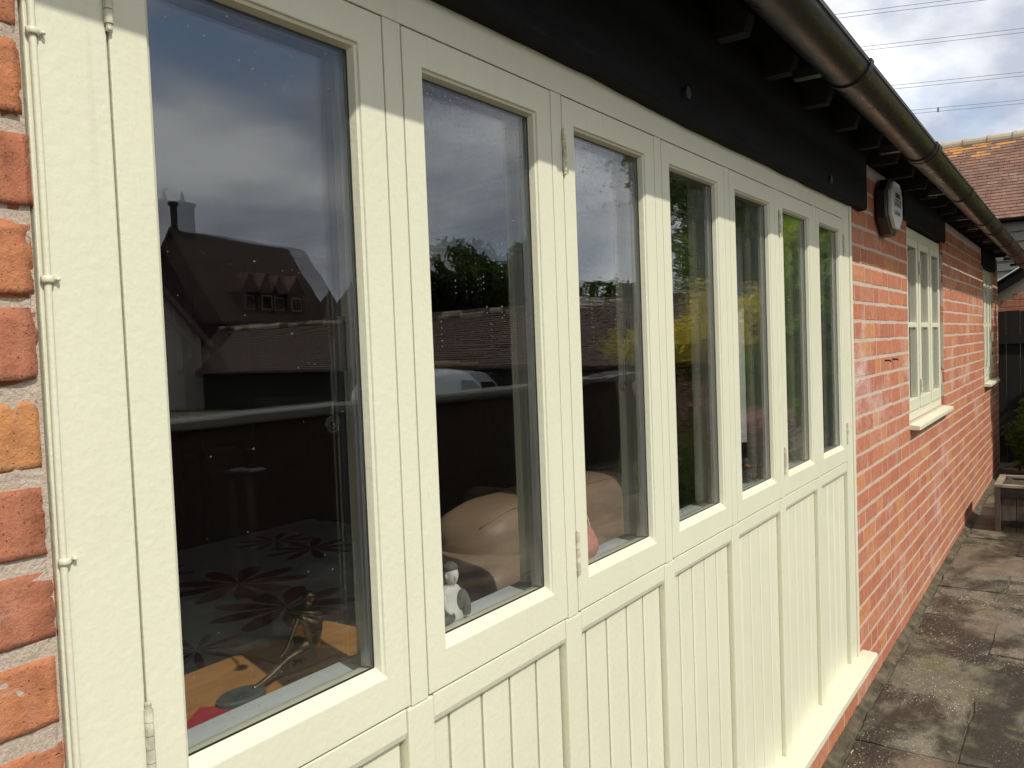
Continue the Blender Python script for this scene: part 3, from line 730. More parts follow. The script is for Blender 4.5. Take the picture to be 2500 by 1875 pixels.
# ---- casement windows further along the wall
def casement(x0, x1, z0, z1, yo=0.018):
    fr = MB(); t = 0.05
    fr.box(x0, x1, yo, yo + .08, z0, z0 + t * .9); fr.box(x0, x1, yo, yo + .08, z1 - t, z1); fr.box(x0, x0 + t, yo, yo + .08, z0 + t * .9, z1 - t); fr.box(x1 - t, x1, yo, yo + .08, z0 + t * .9, z1 - t)
    n_ = 3; wI = (x1 - x0 - 2 * t); mw = 0.042
    lw = (wI - mw * (n_ - 1)) / n_
    for q in range(n_ - 1):
        xm = x0 + t + lw * (q + 1) + mw * q; fr.box(xm, xm + mw, yo + .002, yo + .08, z0 + t * .9, z1 - t)
    win = fr.build('window', P_, house)
    bv = win.modifiers.new('edge', 'BEVEL'); bv.width = 0.003; bv.segments = 2; bv.limit_method = 'ANGLE'
    for q in range(n_):
        a = x0 + t + (lw + mw) * q + .003; c_ = a + lw - .006; zb, zt = z0 + t * .9 + .003, z1 - t - .003; s_ = 0.042; y = yo - 0.006
        cs = MB(); cs.box(a, c_, y, y + .045, zb, zb + s_ * 1.5); cs.box(a, c_, y, y + .045, zt - s_, zt); cs.box(a, a + s_, y, y + .045, zb + s_ * 1.5, zt - s_); cs.box(c_ - s_, c_, y, y + .045, zb + s_ * 1.5, zt - s_)
        cs.box(a + s_, c_ - s_, y + .004, y + .04, (zb + zt) / 2 - .014, (zb + zt) / 2 + .014)
        k = cs.build('sash_frame', P_, win); bv = k.modifiers.new('edge', 'BEVEL'); bv.width = 0.004; bv.segments = 2; bv.limit_method = 'ANGLE'
        MB().box(a + s_ - .003, c_ - s_ + .003, y + .018, y + .022, zb + s_ * 1.5 - .003, (zb + zt) / 2 - .0145).build('pane', GLW, win)
        MB().box(a + s_ - .003, c_ - s_ + .003, y + .018, y + .022, (zb + zt) / 2 + .0145, zt - s_ + .003).build('pane', GLW, win)
        if q: 
            hx = a if q == 1 else c_
            for hz in (zb + .12, zt - .14):
                MB().tube([(hx, y - .003, hz - .035), (hx, y - .003, hz + .035)], .005, 8).build('hinge', MT['iron'], win)
    sl_ = MB(); sl_.prism([(-0.048, z0 - .034), (-0.048, z0 - .012), (yo + .06, z0 + .004), (yo + .06, z0 - .034)], x0 - 0.0, x1 + 0.03, 'x')
    sl_.build('window_sill', P_, win, bevel=0.003)
casement(OPEN2[0] + .004, OPEN2[1] - .012, OPEN2[2] + .002, OPEN2[3] - .012)
casement(OPEN3[0] + .004, OPEN3[1] - .012, OPEN3[2] + .002, OPEN3[3] - .012)

# ---- roof, rafters, gutter
rf = MB(); rf.prism([(-0.212, 0.716), (-0.212, 0.735), (2.3, 2.90), (4.9, 0.735), (4.9, 0.716), (2.3, 2.86)], -3.3, 9.75, 'x')
roof = rf.build('roof', MT['roofboard'], house)
rt = MB()
for q in range(26):     # tile courses on the cottage roof
    s0 = q * 0.098; u = Vector((0, 0.7577, 0.6526)); n_ = Vector((0, -0.6526, 0.7577))
    p0 = Vector((0, -0.232, 0.702)) + u * s0 + n_ * 0.026; p1 = p0 + u * 0.13 - n_ * 0.012
    rt.tint = (q * 0.37) % 1
    rt.prism([(p0.y, p0.z), (p0.y + n_.y * .013, p0.z + n_.z * .013), (p1.y + n_.y * .013, p1.z + n_.z * .013), (p1.y, p1.z)], -3.35, 9.8, 'x')
stuff(rt.build('tile_courses', MT['rooftile'], roof))
x = 1.96 - 0.37 * 13
while x < 9.6:
    b = MB(); h = 0.021
    b.prism([(-0.098, 0.703), (-0.112, 0.745), (0.26, 1.085), (0.26, 0.98), (0.0, 0.703)], x - h, x + h, 'x')
    o = b.build('rafter', MT['rafter'], house); x += 0.37 + rnd.uniform(-0.012, 0.012)
b = MB().box(-3.2, 9.6, 0.0, 0.2, 0.748, 0.80); b.build('wall_plate', MT['roofboard'], house)
GY, GR = -0.250, 0.056
gz = lambda x: 0.690 - 0.006 * max(0, x)
def gut_section(x, r, t, lip=True):
    z = gz(x); k = 14
    out = [(x, GY + r * math.cos(a), z + r * math.sin(a)) for a in [math.pi + math.pi * q / k for q in range(k + 1)]]
    inn = [(x, GY + (r - t) * math.cos(a), z + (r - t) * math.sin(a)) for a in [2 * math.pi - math.pi * q / k for q in range(k + 1)]]
    return out + inn
def gut_run(xa, xb, r, t, n_=14):
    mb = MB(); sec = []
    for i in range(n_ + 1): sec += gut_section(xa + (xb - xa) * i / n_, r, t)
    m_ = len(sec) // (n_ + 1)
    fs = [(i * m_ + j, i * m_ + (j + 1) % m_, (i + 1) * m_ + (j + 1) % m_, (i + 1) * m_ + j) for i in range(n_) for j in range(m_)]
    fs += [tuple(range(m_))[::-1], tuple(range(n_ * m_, n_ * m_ + m_))]
    return mb.add(sec, fs)
GUT = gut_run(-3.2, 9.9, GR, 0.003).build('gutter', MT['gutter'], house, smooth=True)
es = GUT.modifiers.new('split', 'EDGE_SPLIT'); es.split_angle = R_(60)
gut_run(-3.2, 9.9, GR + .0035, .0052, 14)
for x in (0.05, 1.15, 2.22, 3.30, 4.42, 5.46, 6.0, 6.9, 7.8, 8.7, 9.5):
    wd = 0.016
    br = gut_run(x - wd, x + wd, GR + .005, .0045, 2)
    br.box(x - wd, x + wd, GY + GR - 0.004, -0.12, gz(x) - .012, gz(x) + 0.012)
    br.build('bracket', MT['black_plastic'], GUT)
    if x in (3.30, 6.0, 8.7):
        gut_run(x + 0.03, x + 0.10, GR + .006, .005, 2).build('union', MT['black_plastic'], GUT)
b = MB(); b.tube([(-3.2, GY - GR + .002, gz(0)), (9.9, GY - GR + .002, gz(9.9))], 0.0042, 8); b.build('rolled_lip', MT['gutter'], GUT, smooth=True)

# ---- closing walls and room
b = MB(); b.box(-3.2, -3.0, 0.245, 4.6, -2.0, 0.9); b.box(WEND - .2, WEND - .001, 0.245, 4.6, -2.0, 0.9); b.box(-3.2, WEND, 4.605, 4.8, -2.0, 0.9)
b.build('back_wall', MT['wallbrick'], house)
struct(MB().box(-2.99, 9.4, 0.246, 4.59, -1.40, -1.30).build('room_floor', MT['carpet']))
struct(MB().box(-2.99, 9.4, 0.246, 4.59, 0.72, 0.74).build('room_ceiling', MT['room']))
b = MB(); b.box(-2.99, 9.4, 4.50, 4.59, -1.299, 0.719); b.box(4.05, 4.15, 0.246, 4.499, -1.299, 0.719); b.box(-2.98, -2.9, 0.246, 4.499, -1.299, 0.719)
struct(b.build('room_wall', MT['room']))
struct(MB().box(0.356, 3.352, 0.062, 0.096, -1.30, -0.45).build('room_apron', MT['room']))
# dark red curtain drawn back deep in the room
b = MB(); pts = []
for q in range(60):
    x = 2.2 + 1.3 * q / 59; pts.append((x, 4.3 + 0.05 * math.sin(q * 0.9)))
vs = [(p[0], p[1], z) for p in pts for z in (-1.28, 0.6)]
b.add(vs, [(2 * q, 2 * q + 2, 2 * q + 3, 2 * q + 1) for q in range(59)])
o = b.build('curtain', MT['curtain']); so_ = o.modifiers.new('thick', 'SOLIDIFY'); so_.thickness = 0.01
tag(o, 'dark red curtain hanging deep inside the room', 'curtain')
# pale curtain edge by the fifth pane
b = MB(); pts = [(2.62 + 0.02 * math.cos(q * 1.5), 0.16 + 0.012 * q) for q in range(10)]
vs = [(p[0], p[1], z) for p in pts for z in (-0.33, 0.6)]
b.add(vs, [(2 * q, 2 * q + 2, 2 * q + 3, 2 * q + 1) for q in range(9)])
o = b.build('blind', MT['white_plain']); so_ = o.modifiers.new('thick', 'SOLIDIFY'); so_.thickness = 0.004
tag(o, 'narrow white blind edge hanging inside the fifth window', 'blind')
# floral rug, raised on an added base so skylight reaches it
db = thing('raised_rug', 'grey rug with large dark red flowers, raised on an added base into the skylight', 'raised_rug', loc=(1.75, 1.80, -1.30))
MB().box(-1.05, 1.15, -0.70, 0.80, 0.06, 0.30).build('base', MT['darkboard'], db)
MB().box(-1.07, 1.17, -0.72, 0.82, 0.301, 0.455).build('cover', MT['rug'], db, bevel=0.03, seg=3)
for sx in (-1.0, 1.1):
    for sy in (-0.65, 0.75): MB().box(sx - .03, sx + .03, sy - .03, sy + .03, 0, 0.059).build('foot', MT['darkboard'], db)
# table just inside the first window
tb = thing('side_table', 'orange pine table standing inside the first window', 'table', loc=(0.75, 0.42, -1.30))
MB().box(-0.42, 0.34, -0.28, 0.06, 0.763, 0.788).build('tabletop', MT['wood'], tb, bevel=0.006)
for sx in (-0.38, 0.25):
    for sy in (-0.21, 0.0): MB().box(sx - .02, sx + .02, sy - .02, sy + .02, 0, 0.762).build('leg', MT['wood'], tb)
TZ = -0.512
o = MB().box(-0.045, 0.045, -0.03, 0.03, 0, 0.003).build('card', MT['red_card']); o.location = (0.690, 0.285, TZ + .0005); o.rotation_euler = (0, 0, 0.6)
tag(o, 'red card lying on the pine table', 'card')
# bronze statuette
fg = thing('statuette', 'slender bronze statuette striding on a slate base inside the first window', 'statuette', loc=(0.760, 0.305, TZ))
bs = MB(); bs.lathe((0.0, 0.0, 0), [(0.036, 0.0), (0.040, 0.003), (0.040, 0.009), (0.036, 0.012)], 20, 1.0, 0.7); bs.build('base', MT['slate'], fg, smooth=False)
def skin_obj(name, verts, edges, mat, parent, sub=2):
    me = bpy.data.meshes.new(name); me.from_pydata([v[:3] for v in verts], edges, [])
    me.materials.append(mat)
    o = link(name, me, parent); o.modifiers.new('skin', 'SKIN').use_smooth_shade = True
    for q, v in enumerate(verts): me.skin_vertices[0].data[q].radius = (v[3], v[3])
    me.skin_vertices[0].data[0].use_root = True
    s = o.modifiers.new('sub', 'SUBSURF'); s.levels = s.render_levels = sub
    return o
V = [(0.147, .01, .044, .0105), (0.140, .01, .066, .0065), (0.136, .01, .088, .0095), (0.139, .01, .098, .0085), (0.142, .01, .106, .0038), (0.144, .01, .112, .0036),
     (0.143, .01, .122, .0072), (0.158, .008, .120, .0032),                       # head + beak-like face
     (0.124, .006, .096, .0042), (0.108, .004, .076, .0032), (0.090, .0, .052, .0030), (0.074, .0, .040, .0042),   # long arm to the knee
     (0.118, .004, .036, .0068), (0.090, .002, .034, .0052), (0.060, .0, .022, .0042), (0.034, .0, .012, .0042), (0.020, .0, .011, .0036),  # striding leg
     (0.136, .014, .022, .0044), (0.132, .016, .004, .0036),                      # standing leg
     (0.150, .016, .082, .0036), (0.151, .018, .060, .003), (0.112, .014, .020, .0045), (0.108, .016, .003, .0036)]
Eg = [(0, 1), (1, 2), (2, 3), (3, 4), (4, 5), (5, 6), (6, 7), (3, 8), (8, 9), (9, 10), (10, 11), (0, 12), (12, 13), (13, 14), (14, 15), (15, 16), (0, 17), (17, 18), (2, 19), (19, 20), (12, 21), (21, 22)]
skin_obj('figure', [(v[0], v[1], v[2], v[3] * (4.4 if q == 0 else 3.4 if q < 4 else 2.1 if q < 8 else 1.2)) for q, v in enumerate(V)], Eg, MT['bronze'], fg)
# resin figurine of a seated man
BZ = -0.417
mn = thing('figurine', 'white and grey resin figurine of a seated man on the window board', 'figurine', loc=(0.985, 0.076, BZ))
t_ = MB(); t_.lathe((0, 0.004, 0), [(0.034, 0.0), (0.036, .005), (0.033, .014), (0.0275, .028), (0.0245, .040), (0.022, .046), (0.0165, .051), (0.008, .054)], 20, 1.0, 0.55); t_.build('torso', MT['white_clay'], mn, smooth=True)
skin_obj('leg', [(0.004, -0.004, 0.012, .0085), (0.011, -0.013, 0.036, .0115), (0.012, -0.014, 0.044, .0085), (0.013, -0.018, 0.022, .0085), (0.014, -0.018, 0.005, .0065)], [(0, 1), (1, 2), (2, 3), (3, 4)], MT['grey_clay'], mn)
skin_obj('leg', [(-0.008, -0.006, 0.008, .0095), (-0.030, -0.012, 0.009, .0095), (-0.044, -0.012, 0.005, .006)], [(0, 1), (1, 2)], MT['grey_clay'], mn)
skin_obj('arm', [(-0.019, 0.002, 0.043, .0058), (-0.024, -0.006, 0.026, .005), (-0.018, -0.014, 0.012, .0042)], [(0, 1), (1, 2)], MT['white_clay'], mn)
skin_obj('arm', [(0.020, 0.004, 0.043, .0058), (0.028, -0.004, 0.026, .005), (0.026, -0.012, 0.010, .0042)], [(0, 1), (1, 2)], MT['white_clay'], mn)
h_ = MB(); h_.ball((0, -.001, .0700), (.0108, .0118, .0168), 16, 12); h_.tube([(0, 0.001, .046), (0, 0, .060)], .0062, 10); h_.ball((-.0040, -.0122, .0680), (.0018, .0024, .0042), 8, 6); h_.ball((.0106, .001, .069), (.0016, .0030, .0045), 8, 6); h_.ball((-.0106, .001, .069), (.0016, .0030, .0045), 8, 6)
h_.build('head', MT['white_clay'], mn, smooth=True)
h_ = MB(); h_.ball((0.0006, .0012, .0805), (.0120, .0126, .0098), 16, 10); h_.build('hair', MT['grey_clay'], mn, smooth=True)
# pink bag
bg = thing('handbag', 'pink gathered bag with a white handle behind the third window', 'bag', loc=(1.405, 0.082, BZ))
vs = []; fs = []; n_ = 24; prof = [(.012, 0), (.030, .004), (.036, .018), (.034, .034), (.026, .050), (.016, .062), (.010, .070), (.004, .072)]
b = MB()
for r_, z in prof: vs += [(r_ * (1 + .07 * math.sin(5 * a) + .04 * math.sin(11 * a)) * math.cos(a), r_ * .72 * (1 + .07 * math.sin(5 * a)) * math.sin(a), z) for a in [j * 2 * math.pi / n_ for j in range(n_)]]
for i in range(len(prof) - 1):
    for j in range(n_): fs.append((i * n_ + j, i * n_ + (j + 1) % n_, (i + 1) * n_ + (j + 1) % n_, (i + 1) * n_ + j))
fs += [tuple(range(n_))[::-1], tuple(range(len(vs) - n_, len(vs)))]
b.add(vs, fs); b.build('body', MT['pink'], bg, smooth=True)
b = MB(); b.tube([(-.018 + .036 * q / 10, -.006, .055 + .030 * math.sin(math.pi * q / 10)) for q in range(11)], .0022, 8); b.build('handle', MT['white_plain'], bg, smooth=True)
# small dark ornament behind the fifth window
og = thing('ornament', 'small dark ornament with a pale collar on the board behind the fifth window', 'ornament', loc=(2.36, 0.082, BZ))
b = MB(); b.lathe((0, 0, 0), [(.014, 0), (.018, .008), (.014, .03), (.008, .045), (.011, .06), (.006, .072)], 14); b.build('body', MT['grey_clay'], og, smooth=True)
b = MB(); b.ball((-.004, -.004, .05), (.011, .011, .007), 10, 6); b.build('collar', MT['wood'], og, smooth=True)
# sofa with its back to the window
sf = thing('sofa', 'small tan leather sofa with its back turned to the windows', 'sofa', loc=(2.25, 0.7, -1.30))
def rbox(x0, x1, y0, y1, z0, z1, r, seg=5): return MB().box(x0, x1, y0, y1, z0, z1), r, seg
def soft(name, x0, x1, y0, y1, z0, z1, r, mat, parent, seg=5):
    mb = MB().box(x0, x1, y0, y1, z0, z1); o = mb.build(name, mat, parent, bevel=r, seg=seg)
    o.data.polygons.foreach_set('use_smooth', [True] * len(o.data.polygons)); return o
soft('back', -0.70, -0.10, -0.44, -0.20, 0.06, 0.845, 0.055, MT['leather'], sf)
soft('arm', -0.90, -0.705, -0.44, -0.10, 0.06, 0.84, 0.06, MT['leather'], sf)
soft('arm', -0.095, 0.0, -0.44, 0.30, 0.06, 0.84, 0.06, MT['leather'], sf)
soft('seat', -0.60, -0.10, -0.195, 0.30, 0.06, 0.40, 0.05, MT['leather'], sf)
def roll(xa, xb):
    mb = MB(); k = 40; n_ = 24; vs = []; fs = []
    for i in range(k + 1):
        u = i / k; e = (1 - abs(2 * u - 1) ** 9) ** 0.5 if 0 < i < k else 0.25
        for j in range(n_):
            a = j * 2 * math.pi / n_
            vs.append((xa + (xb - xa) * u, -0.255 + 0.118 * e * math.copysign(abs(math.cos(a)) ** 0.62, math.cos(a)), 0.838 + 0.092 * (e ** .8) * math.copysign(abs(math.sin(a)) ** 0.62, math.sin(a)) + 0.010 * math.sin(u * math.pi) + 0.003 * math.sin(u * 26 + 2 * a) * (1 - u) ** 2))
    for i in range(k):
        for j in range(n_): fs.append((i * n_ + j, i * n_ + (j + 1) % n_, (i + 1) * n_ + (j + 1) % n_, (i + 1) * n_ + j))
    fs += [tuple(range(n_))[::-1], tuple(range(k * n_, k * n_ + n_))]
    mb.add(vs, fs); c = mb.build('back_cushion', MT['leather'], sf, smooth=True)
    def srf(u, a):
        e = (1 - abs(2 * u - 1) ** 9) ** .5
        return (xa + (xb - xa) * u, -0.255 + 0.119 * e * math.copysign(abs(math.cos(a)) ** 0.62, math.cos(a)), 0.8385 + 0.0935 * (e ** .8) * abs(math.sin(a)) ** .62 + 0.010 * math.sin(u * math.pi) + 0.003 * math.sin(u * 26 + 2 * a) * (1 - u) ** 2)
    pt = MB(); pt.tube([srf(u, 2.15) for u in np.linspace(0.03, 0.97, 40)], 0.0018, 6)
    pt.build('piping', MT['stitch'], c, smooth=True)
roll(-0.80, -0.02)
for q, xx in enumerate((-0.70, 0.95)):
    pass
b = MB(); b.tube([(-0.66, -0.443, 0.79), (-0.13, -0.443, 0.79)], 0.003, 6); b.build('piping', MT['stitch'], sf, smooth=True)

# ================================================================== ALARM BOX
al = thing('alarm_box', 'black burglar alarm box with a white printed cover high on the brick pier', 'alarm box', loc=(3.93, 0, 0.545))
def octo(hw, hh, c=0.45): return [(-hw, -hh * .45), (-hw * .35, -hh), (hw * .35, -hh), (hw, -hh * .45), (hw, hh * .55), (hw * .5, hh), (-hw * .5, hh), (-hw, hh * .55)]
MB().prism([(x, z) for x, z in octo(.145, .118)], -0.004, -0.050, 'y').build('backplate', MT['black_plastic'], al, bevel=0.008)
MB().prism([(x, z + .008) for x, z in octo(.118, .098)], -0.0505, -0.068, 'y').build('cover', MT['white_plain'], al, bevel=0.004)
mk = MB()   # printed block: emblem, rule, two rows of small characters too small to read
yy = -0.0690
mk.box(-.045, .055, yy, yy + .0005, .040, .062); mk.box(-.05, .075, yy, yy + .0005, .028, .033)
for row, (z, n_, h_) in enumerate(((.004, 7, .020), (-.034, 6, .018))):
    for q in range(n_):
        x = -.07 + .022 * q; mk.box(x, x + .005, yy, yy + .0005, z, z + h_); mk.box(x + .005, x + .013, yy, yy + .0005, z + (h_ - .005) * (q % 3) / 2, z + (h_ - .005) * (q % 3) / 2 + .005)
        if q % 2: mk.box(x + .011, x + .015, yy, yy + .0005, z, z + h_ * .6)
mk.build('printing', MT['print'], al)
# two masonry nails in the pier
for q, (x, z) in enumerate(((3.96, -0.115), (4.13, -0.115))):
    b = MB(); b.tube([(0, 0.01, 0), (0, -0.022, 0.0), (0, -0.026, -0.006)], 0.004, 6); o = b.build('nail', MT['blackiron']); o.location = (x, 0, z)
    tag(o, ('rusty nail in the brick pier on the cream frame side', 'rusty nail in the brick pier on the small casement side')[q], 'nail', 'nails in the brick pier')

# ================================================================== PLANTER
pl = thing('planter', 'weathered wooden planter trough of dark soil against the cottage wall', 'planter', loc=(6.66, -0.20, GZ(6.66)))
W_, D_, H_ = 0.46, 0.62, 0.335   # along x, out from wall, height
n_ = 5
for q in range(n_):
    y0 = -D_ * q / n_ - .002; y1 = -D_ * (q + 1) / n_ + .002
    MB().box(0.0, 0.022, y1, y0, 0.0, H_ - .02 + rnd.uniform(-.004, .003)).build('plank', MT['oldtimber'], pl, bevel=0.002)
    MB().box(W_ - .022, W_, y1, y0, 0.0, H_ - .02).build('plank', MT['oldtimber'], pl, bevel=0.002)
for q in range(3):
    x0 = .024 + (W_ - .048) * q / 3; x1 = .024 + (W_ - .048) * (q + 1) / 3 - .003
    MB().box(x0, x1, -.024, -.002, 0, H_ - .022).build('plank', MT['oldtimber'], pl, bevel=0.002); MB().box(x0, x1, -D_ + .002, -D_ + .024, 0, H_ - .022).build('plank', MT['oldtimber'], pl, bevel=0.002)
for z0, z1 in ((.045, .085), (.245, .285)): MB().box(-.016, -.0005, -D_ + .004, -.03, z0, z1).build('batten', MT['darkboard'], pl, bevel=0.002)
MB().box(-.018, .03, -.03, .006, 0.0, H_ - .0215).build('corner_post', MT['oldtimber'], pl, bevel=0.003)
b = MB(); b.box(-.02, W_ + .01, -.034, .008, H_ - .02, H_); b.box(-.02, .03, -D_ - .01, -.035, H_ - .02, H_ - .001); b.box(W_ - .03, W_ + .01, -D_ - .01, -.035, H_ - .02, H_ - .001)
b.build('rim', MT['paletimber'], pl, bevel=0.002)
b = MB(); vs = []; fs = []; k = 18
for i in range(k + 1):
    for j in range(k + 1):
        x = .024 + (W_ - .048) * i / k; y = -.026 - (D_ - .052) * j / k; vs.append((x, y, H_ - .035 + .03 * noise.fractal(Vector((x * 14, y * 14, 2)), .8, 2, 4)))
for i in range(k):
    for j in range(k): fs.append((i * (k + 1) + j, (i + 1) * (k + 1) + j, (i + 1) * (k + 1) + j + 1, i * (k + 1) + j + 1))
b.add(vs, fs); b.build('soil', MT['soil'], pl)

# ================================================================== foliage helpers
def leaves(n, blobs, size, mat, parent=None, name='crown', flat=0.5, seed=1, long=1.6):
    r = np.random.RandomState(seed); nb = len(blobs)
    wts = np.array([bb[3] * bb[4] * bb[5] for bb in blobs], float) ** 0.75; wts /= wts.sum()
    idx = r.choice(nb, n, p=wts)
    B = np.array(blobs)[idx]
    d = r.normal(size=(n, 3)); d /= np.linalg.norm(d, axis=1)[:, None]
    rad = r.uniform(0.35, 1.05, n) ** 0.6
    c = B[:, :3] + d * rad[:, None] * B[:, 3:6]
    nn = d * 0.6 + r.normal(size=(n, 3)) * 0.8; nn[:, 2] += flat; nn /= np.linalg.norm(nn, axis=1)[:, None]
    a = np.cross(nn, r.normal(size=(n, 3))); a /= np.linalg.norm(a, axis=1)[:, None]
    bb = np.cross(nn, a)
    s = size * r.uniform(0.6, 1.3, n)[:, None]
    v = np.empty((n, 4, 3)); v[:, 0] = c - a * s * long * .5; v[:, 1] = c + bb * s * .42 - nn * s * .1; v[:, 2] = c + a * s * long * .5 - nn * s * .25; v[:, 3] = c - bb * s * .42 - nn * s * .1
    me = bpy.data.meshes.new(name); me.vertices.add(n * 4); me.vertices.foreach_set('co', v.ravel())
    me.loops.add(n * 4); me.loops.foreach_set('vertex_index', np.arange(n * 4)); me.polygons.add(n)
    me.polygons.foreach_set('loop_start', np.arange(0, n * 4, 4)); me.polygons.foreach_set('loop_total', np.full(n, 4)); me.update(); me.validate()
    me.materials.append(mat)
    return link(name, me, parent)
def blobs_in(c, R, k, seed, s=0.42):
    r = random.Random(seed); out = []
    for _ in range(k):
        while True:
            p = [r.uniform(-1, 1) for _ in range(3)]
            if sum(q * q for q in p) < 1: break
        rr = [R[q] * s * r.uniform(.7, 1.25) for q in range(3)]
        out.append((c[0] + p[0] * R[0] * .72, c[1] + p[1] * R[1] * .72, c[2] + p[2] * R[2] * .72, *rr))
    return out
def tree(name, label, base, h, R, zc_, mat, n, size, seed, group=None, k=14, trunk=0.22):
    t = thing(name, label, 'tree', group, loc=base)
    r = random.Random(seed)
    tr = MB(); tr.tube([(0, 0, 0), (.1, .05, h * .25), (-.05, .1, h * .5), (.05, 0, h * .78)], [trunk, trunk * .75, trunk * .5, trunk * .2], 9)
    bl = blobs_in((0, 0, zc_), R, k, seed)
    for bb in bl[:8]:
        s0 = Vector((0, 0, h * r.uniform(.25, .5))); e = Vector(bb[:3]); mid = (s0 + e) / 2 + Vector((0, 0, -.2))
        tr.tube([s0, mid, e], [trunk * .42, trunk * .28, trunk * .1], 6)
    tr.build('trunk', MT['bark'], t, smooth=True)
    leaves(n, bl, size, mat, t, 'crown', seed=seed)
    return t
def shrub(name, label, base, R, mat, n, size, seed, group=None, flower=None, stems=6, cat='shrub', k=9):
    t = thing(name, label, cat, group, loc=base); r = random.Random(seed)
    sm = MB(); bl = blobs_in((0, 0, R[2]), R, k, seed, .48)
    for q in range(stems):
        e = Vector(bl[q % len(bl)][:3]); sm.tube([(r.uniform(-.05, .05), r.uniform(-.05, .05), 0), e * .5 + Vector((0, 0, .02)), e], [.014, .010, .005], 6)
    sm.build('stems', MT['bark'], t, smooth=True)
    leaves(n, bl, size, mat, t, 'foliage', seed=seed)
    if flower:
        fm, fn, fs, f0, f1 = flower
        bl2 = [(bb[0], bb[1], f0 + (f1 - f0) * r.random(), bb[3], bb[4], bb[5] * .6) for bb in bl]
        leaves(fn, bl2, fs, fm, t, 'blossom', seed=seed + 5, long=1.1)
    return t
# small shrub in the shade by the gate
shrub('garden_shrub', 'low dark green shrub in the shade in front of the gate', (9.05, -0.30, GZ(9)), (0.28, 0.22, 0.42), MT['leaf_mid'], 900, 0.06, 31, stems=4)

# ================================================================== GATE, SHED, FAR BARN
gt = thing('board_gate', 'dark brown close-boarded gate closing the passage past the cottage', 'gate', loc=(9.90, 0.20, GZ(9)))
for q in range(17):
    y = -q * 0.125; MB().box(0, 0.022, y - 0.122, y, 0.02, 1.58 + 0.004 * ((q * 7) % 3)).build('board', MT['darkboard'], gt, bevel=0.002)
for z in (0.3, 1.25): MB().box(-0.03, -0.0005, -2.1, -0.02, z, z + .09).build('rail', MT['darkboard'], gt)
sh = thing('brick_shed', 'small red brick shed with black sloping verge behind the gate', 'shed', loc=(10.42, 0, -2.0))
b = MB(); b.prism([(0.62, 0), (0.62, 2.05), (-2.2, 3.85), (-2.2, 0)], 0.012, 2.2, 'x'); wl = b.build('wall', MT['mortar'], sh)
sb_ = [brick_mesh(0.215, 0.065, 300 + q).mesh('brick', MT['brick']) for q in range(3)]
for k in range(14):
    z = 1.98 + k * 0.075
    for q in range(-2, 8):
        y = 0.6 - q * 0.225 - (0.1125 if k % 2 else 0); ylim = 0.62 - (z + .04 - 2.05) / 0.638
        if y + 0.10 > min(0.6, ylim) or y < -1.4: continue
        o = link('brick', sb_[(k + q) % 3], wl); o.location = (0.006, y, z); o.rotation_euler = (0, 0, -math.pi / 2)
b = MB(); b.prism([(0.72, 1.97), (0.72, 2.09), (-2.3, 4.02), (-2.3, 3.90)], -0.07, -0.012, 'x'); b.build('verge_board', MT['beam'], sh)
b = MB(); vs = []; fs = []
for i in range(41):
    x = -0.10 + 2.4 * i / 40; dz = 0.015 * math.sin(i * 1.6)
    vs += [(x, 0.80, 2.05 + dz), (x, -2.35, 4.06 + dz)]
b.add(vs, [(2 * i, 2 * i + 2, 2 * i + 3, 2 * i + 1) for i in range(40)]); o = b.build('tin_roof', MT['tin'], sh); s_ = o.modifiers.new('t', 'SOLIDIFY'); s_.thickness = .006

fb = thing('tiled_barn', 'weatherboarded barn with a lichened red tile roof beyond the cottage', 'barn', loc=(17.0, 0, -2.46))
EZ, RZ = 1.96 + 2.46, 3.72 + 2.46
b = MB(); b.box(0.25, 3.6, -3.3, 9.0, 0, EZ + .05); b.build('wall', MT['darkboard'], fb)
for q in range(18):
    z = EZ - 0.06 - q * 0.17
    bb = MB(); bb.prism([(0.245, z), (0.205, z - .165), (0.225, z - .165), (0.249, z - .02)], -3.32, 9.02, 'y'); bb.build('weatherboard', MT['weatherboard'], fb)
u = Vector((1.95, 0, RZ - EZ)).normalized(); nn_ = Vector((-u.z, 0, u.x)); GA = 0.10
b = MB(); b.prism([(0.0, EZ), (1.95, RZ), (3.9, EZ), (3.9, EZ - .04), (1.95, RZ - .05), (0.0, EZ - .04)], -3.4, 9.2, 'y'); rfb = b.build('roof', MT['roofboard'], fb)
tile = MB().box(-0.081, 0.081, -0.009, 0.009, -0.06, 0.085).mesh('tile', MT['rooftile'])
otile = tile.copy(); otile.materials.clear(); otile.materials.append(MT['orange_tile'])
rest = MB(); ncr = int(2.62 / GA); cnt = 0
ang = math.atan2(RZ - EZ, 1.95)
